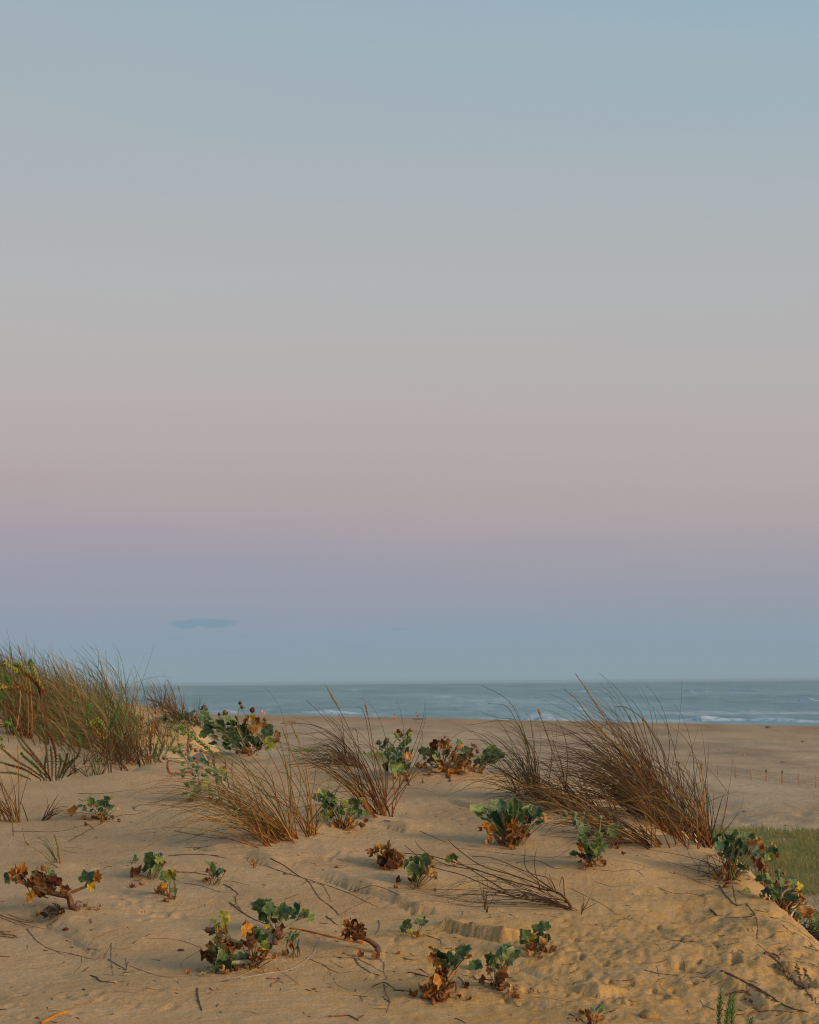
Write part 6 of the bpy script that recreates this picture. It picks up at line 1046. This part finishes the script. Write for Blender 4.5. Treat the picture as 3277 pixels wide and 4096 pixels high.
twig('B', [(0, 1195), (150, 1225), (300, 1250), (450, 1262)], .004, (.2, .14, .11), 'long grey stalk lying beneath the golden tuft', branches=[[(0, 1200), (100, 1215), (250, 1230)]])
twig('B', [(80, 1325), (220, 1320), (350, 1290), (450, 1270)], .0026, (.18, .12, .08), 'thin dark stalk curving below the golden tuft')
# small stubs and stones
def lump(px, py, rad, col, label, name, cat, seed, on='dune', group=None, squash=.6):
    r = random.Random(seed); c = gp(px, py) if on == 'dune' else None
    if c is None: c = flat(px, py, BZ); c[2] = float(bz(c[0], c[1]))
    mb = MB(); n, m = 10, 7; sx, sy = r.uniform(.7, 1.4), r.uniform(.7, 1.2)
    for i in range(m):
        ph = math.pi * i / (m - 1)
        for k in range(n):
            a = 2 * math.pi * k / n; rr_ = rad * (1 + r.uniform(-.22, .22)); mb.v.append(tuple(c + np.array([rr_ * sx * math.sin(ph) * math.cos(a), rr_ * sy * math.sin(ph) * math.sin(a), rad * squash * (.25 - math.cos(ph)) * (1 + r.uniform(-.15, .15))]))); mb.c.append(jc(col, r, .2))
    for i in range(m - 1):
        for k in range(n): p, q_ = i * n + k, i * n + (k + 1) % n; mb.f.append((p, q_, q_ + n, p + n))
    return tagm(mb.build(name, WOOD, None, c), label, cat, group)
for i, (x, y, r0, c, lab) in enumerate([
    (265, 3719, .0095, (.10, .02, .015), 'small dark red pebble-like bud on the open lower dune'), (335, 3960, .0055, (.03, .02, .015), 'tiny black pebble above the bottom footprints'), (724, 3803, .008, (.05, .03, .02), 'small dark pebble uphill from the trailing sea holly'),
    (365, 3721, .006, (.16, .09, .05), 'tiny brown pebble beside the dark red bud'), (150, 4074, .006, (.12, .04, .03), 'tiny reddish pebble near the bottom by the orange blade'), (1353, 3470, .012, (.2, .13, .08), 'small brown clod above the soft ledge'), (1144, 3497, .009, (.14, .08, .05), 'small dark clod where the long twigs begin'),
    (1258, 3958, .007, (.14, .07, .04), 'tiny dark clod on the lower middle sand'), (2595, 4068, .028, (.30, .18, .07), 'rounded sandy clod near the bottom by the tiny sea holly')]):
    lump(x, y, r0, c, lab, 'pebble', 'pebble', i, group='pebbles and clods on the dune')
# erect dry stubs on the crest
for i, (reg, pts, rad, lab) in enumerate([('C', [(562, 830), (556, 790)], .006, 'short bare stub poking from the sand of the crest'), ('C', [(385, 870), (382, 800), (370, 740)], .0045, 'dry stem leaning under the upright crest sea holly'), ('C', [(145, 835), (140, 820)], .003, 'tiny stub')][:2]):
    W = [gp(*px_(reg, *pts[0]))]; Y = W[0][1]; W += [P(*px_(reg, *p), Y) for p in pts[1:]]; mb = MB(); mb.tube(smooth_path(W, 6), rad, rad * .5, (.2, .1, .05), (.24, .13, .07), 5); tagm(mb.build('dry_stub', WOOD, None, W[0]), lab, 'plant stub')

# ================================================================== BEACH THINGS
# fence of posts with netting
posts = [(2807, 3056, 3096), (2873, 3059, 3104), (2943, 3063, 3112), (3005, 3068, 3117), (3066, 3077, 3124), (3130, 3083, 3133), (3196, 3088, 3139), (3265, 3094, 3146), (3340, 3100, 3154)]
pp = []
for (x, t, b_) in posts:
    c = flat(x, b_, BZ + .05); c[2] = float(bz(c[0], c[1])); h = (b_ - t) / F * c[1]; pp.append((c, h))
e = empty('post_fence', pp[0][0], 'low fence of thin wooden posts and netting across the flat beach', 'fence')
rf = random.Random(2)
for i, (c, h) in enumerate(pp):
    mb = MB(); cpm = None; tl = np.array([rf.gauss(0, .02), 0, 0]); mb.tube([c - np.array([0, 0, .3]), c + np.array([0, 0, h * .5]) + tl * .5, c + np.array([0, 0, h]) + tl], .038, .032, jc((.34, .22, .12), rf), None, 7)
    po = mb.build('post', WOOD, e, pp[0][0])
    if i in (4, 5): cm_ = MB(); cm_.tube([c + np.array([0, 0, h * .82]) + tl, c + np.array([0, 0, h + .01]) + tl], .056, .056, (.05, .05, .05), None, 7); cm_.build('cap', WOOD, po, pp[0][0])
mb = MB()
for (a, ha), (b, hb) in zip(pp[:-1], pp[1:]):
    for k in range(4):
        f = .2 + .2 * k; mb.tube([a + np.array([0, .05, ha * f]), (a + b) / 2 + np.array([0, .05, (ha + hb) / 2 * f - .02]), b + np.array([0, .05, hb * f])], .006, .006, (.14, .11, .09), None, 3)
    for k in range(9):
        t = (k + .5) / 9; q_ = a * (1 - t) + b * t; mb.tube([q_ + np.array([0, .05, 0]), q_ + np.array([0, .05, (ha * (1 - t) + hb * t) * .84])], .006, .006, (.15, .11, .08), None, 3)
mb.build('netting', WOOD, e, pp[0][0])
# green sward on the back beach
r_ = random.Random(77); mb = MB(); n = 0
while n < 34000:
    Y = 45 + 52 * r_.random(); u = r_.uniform(.0, .32); X = u * Y
    if r_.random() > float(green_mask(np.array([X]), np.array([Y]))[0]) ** 1.5: continue
    n += 1; z = float(bz(X, Y)) - .01; h = r_.uniform(.08, .34) * (.5 + 1.1 * (vnoise(np.array([X * .7]), np.array([Y * .25]), 6)[0] + .5)); l = r_.gauss(-.25, .35) * h; wd_ = r_.uniform(.008, .018); c = jc((.135, .165, .05) if r_.random() < .7 else (.24, .19, .08), r_, .3); b = len(mb.v)
    mb.v += [(X - wd_, Y, z), (X + wd_, Y, z), (X + l * .45 + wd_ * .6, Y, z + h * .6), (X + l * .45 - wd_ * .6, Y, z + h * .6), (X + l, Y + r_.gauss(0, .05), z + h)]; mb.c += [tuple(v * .8 for v in c)] * 2 + [c] * 3; mb.f += [(b, b + 1, b + 2, b + 3), (b + 3, b + 2, b + 4)]
for (cx_, cy_, sx, sy, k) in [(1225, 3008, 30, 5, 260), (1525, 3043, 26, 8, 320), (1900, 3040, 60, 4, 160), (1480, 3035, 60, 5, 150)]:
    for i in range(k):
        q_ = flat(cx_ + r_.gauss(0, sx), cy_ + r_.gauss(0, sy), BZ); X, Y = q_[0], q_[1]; z = float(bz(X, Y)) - .01; h = r_.uniform(.12, .35); wd_ = .03; c = jc((.13, .16, .05), r_, .3); b = len(mb.v)
        mb.v += [(X - wd_, Y, z), (X + wd_, Y, z), (X + r_.gauss(-.1, .1), Y, z + h)]; mb.c += [c] * 3; mb.f.append((b, b + 1, b + 2))
o = mb.build('beach_grass', GRASS, None, (0, 0, 0)); o['kind'] = 'stuff'; o['label'] = 'blurred green beach grass growing on the flat sand beyond the dune'; o['category'] = 'grass'
# debris on the beach
for i, (x, y, r0, c, lab, nm, ct) in enumerate([
    (2976, 3246, .085, (.03, .035, .05), 'small dark scrap lying alone on flat sand above the green beach grass', 'debris', 'debris'), (3075, 2921, .42, (.14, .11, .10), 'dark boulder-like lump at the shoreline', 'driftwood', 'driftwood'), (3130, 3050, .11, (.05, .05, .06), 'dark scrap behind the post fence', 'debris', 'debris'),
    (3142, 3302, .07, (.04, .045, .06), 'small dark scrap at the rim of the green beach grass', 'debris', 'debris'), (3212, 2968, .24, (.22, .15, .11), 'brown lump of seaweed on the upper beach', 'seaweed_clump', 'seaweed'), (2878, 3000, .16, (.28, .19, .13), 'small brown lump on the smooth beach', 'seaweed_clump', 'seaweed'),
    (2975, 3022, .2, (.28, .18, .12), 'reddish-brown lump on the beach behind the fence', 'seaweed_clump', 'seaweed'), (2900, 3272, .09, (.15, .11, .09), 'small brown scrap near the rough sand band', 'debris', 'debris')]):
    lump(x, y, r0, c, lab, nm, ct, 60 + i, on='beach', group='scraps washed up on the beach', squash=.45)
# people, very small near the water
def person(px, py_feet, h, pose, label, top, legs, skin=(.42, .22, .15), face=0.0, group='people near the water'):
    c = flat(px, py_feet, SZ + .35); c[2] = float(bz(c[0], c[1])) if py_feet > 2874 else SZ + .1
    k = h / 1.7
    if pose == 'stand':
        J = {'pel': (0, 0, .92), 'ch': (0, 0, 1.3), 'nk': (0, 0, 1.46), 'hd': (0, 0, 1.62), 'ls': (-.19, 0, 1.4), 'le': (-.26, .02, 1.12), 'lh': (-.24, -.06, .86), 'rs': (.19, 0, 1.4), 're': (.27, .02, 1.12), 'rh': (.25, -.05, .86), 'lk': (-.1, -.02, .48), 'lf': (-.12, 0, .06), 'lt': (-.12, -.18, .03), 'rk': (.1, -.06, .5), 'rf': (.13, .05, .06), 'rt': (.13, -.12, .03)}
    elif pose == 'sit':
        J = {'pel': (0, 0, .14), 'ch': (.02, -.04, .5), 'nk': (.02, -.08, .64), 'hd': (.02, -.1, .79), 'ls': (-.18, -.04, .57), 'le': (-.24, -.2, .38), 'lh': (-.1, -.36, .36), 'rs': (.2, -.04, .57), 're': (.26, -.2, .38), 'rh': (.1, -.36, .36), 'lk': (-.12, -.36, .42), 'lf': (-.1, -.66, .07), 'lt': (-.1, -.8, .04), 'rk': (.14, -.34, .42), 'rf': (.1, -.64, .07), 'rt': (.1, -.8, .04)}
    else:
        J = {'pel': (.1, 0, .45), 'ch': (-.12, 0, .85), 'nk': (-.2, 0, .98), 'hd': (-.27, 0, 1.12), 'ls': (-.15, -.18, .9), 'le': (-.35, -.2, .7), 'lh': (-.55, -.12, .62), 'rs': (-.15, .18, .9), 're': (-.35, .2, .7), 'rh': (-.56, .1, .6), 'lk': (-.25, -.1, .5), 'lf': (.0, -.1, .06), 'lt': (-.16, -.1, .03), 'rk': (-.22, .12, .48), 'rf': (.06, .12, .06), 'rt': (-.1, .12, .03)}
    rad = {'pel': .15, 'ch': .165, 'nk': .055, 'hd': .105, 'ls': .065, 'le': .045, 'lh': .035, 'rs': .065, 're': .045, 'rh': .035, 'lk': .06, 'lf': .04, 'lt': .03, 'rk': .06, 'rf': .04, 'rt': .03}
    E = [('pel', 'ch'), ('ch', 'nk'), ('nk', 'hd'), ('ch', 'ls'), ('ls', 'le'), ('le', 'lh'), ('ch', 'rs'), ('rs', 're'), ('re', 'rh'), ('pel', 'lk'), ('lk', 'lf'), ('lf', 'lt'), ('pel', 'rk'), ('rk', 'rf'), ('rf', 'rt')]
    ca, sa = math.cos(face), math.sin(face)
    def tr(p): x, y, z = p; return ((x * ca - y * sa) * k, (x * sa + y * ca) * k, z * k)
    ks = list(J); me = bpy.data.meshes.new('person'); me.from_pydata([tr(J[q]) for q in ks], [(ks.index(a), ks.index(b)) for a, b in E], [])
    o = bpy.data.objects.new('person', me); C.objects.link(o); o.location = tuple(float(v) for v in c)
    m = o.modifiers.new('skin', 'SKIN')
    for i, q in enumerate(ks): me.skin_vertices[0].data[i].radius = (rad[q] * k, rad[q] * k * (.75 if q in ('pel', 'ch') else 1))
    me.skin_vertices[0].data[0].use_root = True; o.modifiers.new('sub', 'SUBSURF').levels = 1; o.modifiers['sub'].render_levels = 2
    mt, nt, b = new_mat('skin_tone'); v = vec_map(nt); nt.links.new(rmp(nt, noise(nt, v, 8), [(.3, skin), (.7, tuple(s * 1.1 for s in skin))]), b.inputs['Base Color']); b.inputs['Roughness'].default_value = .6
    me.materials.append(mt); tagm(o, label, 'person', group)
    def cloth(nm, prts, col, gk=1.2):
        me2 = bpy.data.meshes.new(nm); kk = sorted({a for p in prts for a in p}, key=lambda q: ks.index(q)); me2.from_pydata([tr(J[q]) for q in kk], [(kk.index(a), kk.index(b)) for a, b in prts], [])
        o2 = bpy.data.objects.new(nm, me2); C.objects.link(o2); o2.parent = o; o2.modifiers.new('skin', 'SKIN')
        for i, q in enumerate(kk): me2.skin_vertices[0].data[i].radius = (rad[q] * k * gk, rad[q] * k * gk * .85)
        me2.skin_vertices[0].data[0].use_root = True; s = o2.modifiers.new('sub', 'SUBSURF'); s.levels = 1; s.render_levels = 2
        m2, n2, b2 = new_mat(nm + '_fabric'); v = vec_map(n2); n2.links.new(rmp(n2, noise(n2, v, 5), [(.3, tuple(s * .85 for s in col)), (.7, col)]), b2.inputs['Base Color']); b2.inputs['Roughness'].default_value = .9; me2.materials.append(m2)
    cloth('shirt', [('pel', 'ch'), ('ch', 'ls'), ('ch', 'rs')], top); cloth('shorts', [('pel', 'lk'), ('pel', 'rk')], legs, 1.15)
    mb = MB(); hd = np.array(tr(J['hd'])); n_ = 10
    for i in range(5):
        ph = math.pi * .55 * i / 4
        for q in range(n_): a = 2 * math.pi * q / n_; rr_ = .125 * k; mb.v.append(tuple(np.array([rr_ * math.sin(ph) * math.cos(a), rr_ * math.sin(ph) * math.sin(a), rr_ * math.cos(ph) + .01]) + hd)); mb.c.append((.07, .04, .025))
    for i in range(4):
        for q in range(n_): a, b_ = i * n_ + q, i * n_ + (q + 1) % n_; mb.f.append((a, b_, b_ + n_, a + n_))
    h_ = mb.build('hair', CLOTH, o, (0, 0, 0))
    return o
person(1579, 2889, 1.7, 'sit', 'person sitting on the sand at the water edge with a coral-red back', (.55, .20, .16), (.2, .12, .1))
person(1672, 2889, 1.75, 'crouch', 'person crouching over a dark flat board on the sand by the surf', (.22, .14, .12), (.14, .1, .09))
person(1048, 2880, 1.6, 'stand', 'shorter standing person in pale pink near the surf behind the bushy sea holly', (.62, .34, .38), (.5, .26, .26), face=.4)
person(1057, 2872, 1.75, 'stand', 'taller standing person in pink at the water edge behind the bushy sea holly', (.58, .28, .3), (.45, .18, .2), face=-.3)
c = flat(1675, 2890, SZ + .35); c[2] = float(bz(c[0], c[1])) + .05; mb = MB()
n_ = 24
for z_, s_ in ((0, 1), (.10, .98)):
    for q in range(n_): a = 2 * math.pi * q / n_; mb.v.append(tuple(c + np.array([1.15 * s_ * math.cos(a) * (1 - .12 * abs(math.cos(a))), .3 * s_ * math.sin(a) - .5, z_ + .10 * math.cos(a) ** 2]))); mb.c.append((.06, .05, .045))
for q in range(n_): mb.f.append((q, (q + 1) % n_, (q + 1) % n_ + n_, q + n_))
mb.f.append(tuple(range(n_, 2 * n_))); mb.f.append(tuple(reversed(range(n_))))
tagm(mb.build('surf_board', CLOTH, None, c), 'dark flat board lying on the sand in front of the crouching person', 'board')
c = flat(1703, 2886, SZ + .35); c[2] = float(bz(c[0], c[1])); mb = MB(); mb.tube([c - np.array([0, 0, .2]), c + np.array([0, 0, .6]), c + np.array([.03, 0, 1.25])], .04, .03, (.35, .24, .13), None, 6)
tagm(mb.build('beach_stake', WOOD, None, c), 'thin upright stake in the sand beside the crouching person', 'stake')

# ================================================================== LITTER
r_ = random.Random(31); mb = MB()
def litter_bit(px, py, L, rad, col):
    a = gp(px, py)
    if a[1] > 13: return
    an = r_.uniform(0, 6.28); p = [a + np.array([0, 0, rad * .4])]; x, y = a[0], a[1]; k = r_.uniform(-.6, .6)
    for i in range(4): an += k * r_.random(); x += math.cos(an) * L / 4; y += math.sin(an) * L / 4 * 1.4; p.append(np.array([x, y, gzs(x, y) + rad * r_.uniform(.1, .9)]))
    mb.tube(p, rad, rad * .5, col, None, 3)
for i in range(300):
    x, y = r_.uniform(0, 3277), 3120 + 976 * r_.random() ** .8
    if x > 2850 and y < 3400 + (x - 2850) * .95: continue
    litter_bit(x, y, r_.uniform(.006, .03), r_.uniform(.0008, .0022), jc((.15, .08, .045), r_, .5))
for i in range(105):
    x, y = r_.gauss(2950, 230), r_.gauss(3850, 150)
    if x > 3270 or y > 4090 or y < 3460 + (x - 2950) * 1.1: continue
    litter_bit(x, y, r_.uniform(.02, .10), r_.uniform(.0008, .0018), jc((.20, .11, .06), r_, .4))
for i in range(70): litter_bit(r_.uniform(20, 2700), r_.uniform(3300, 4080), r_.uniform(.06, .2), .0008, jc((.24, .14, .08), r_, .3))
o = mb.build('plant_litter', WOOD, None, (0, 0, 0)); o['kind'] = 'stuff'; o['label'] = 'crumbs of dry stalk and leaf scattered over the sand'; o['category'] = 'litter'
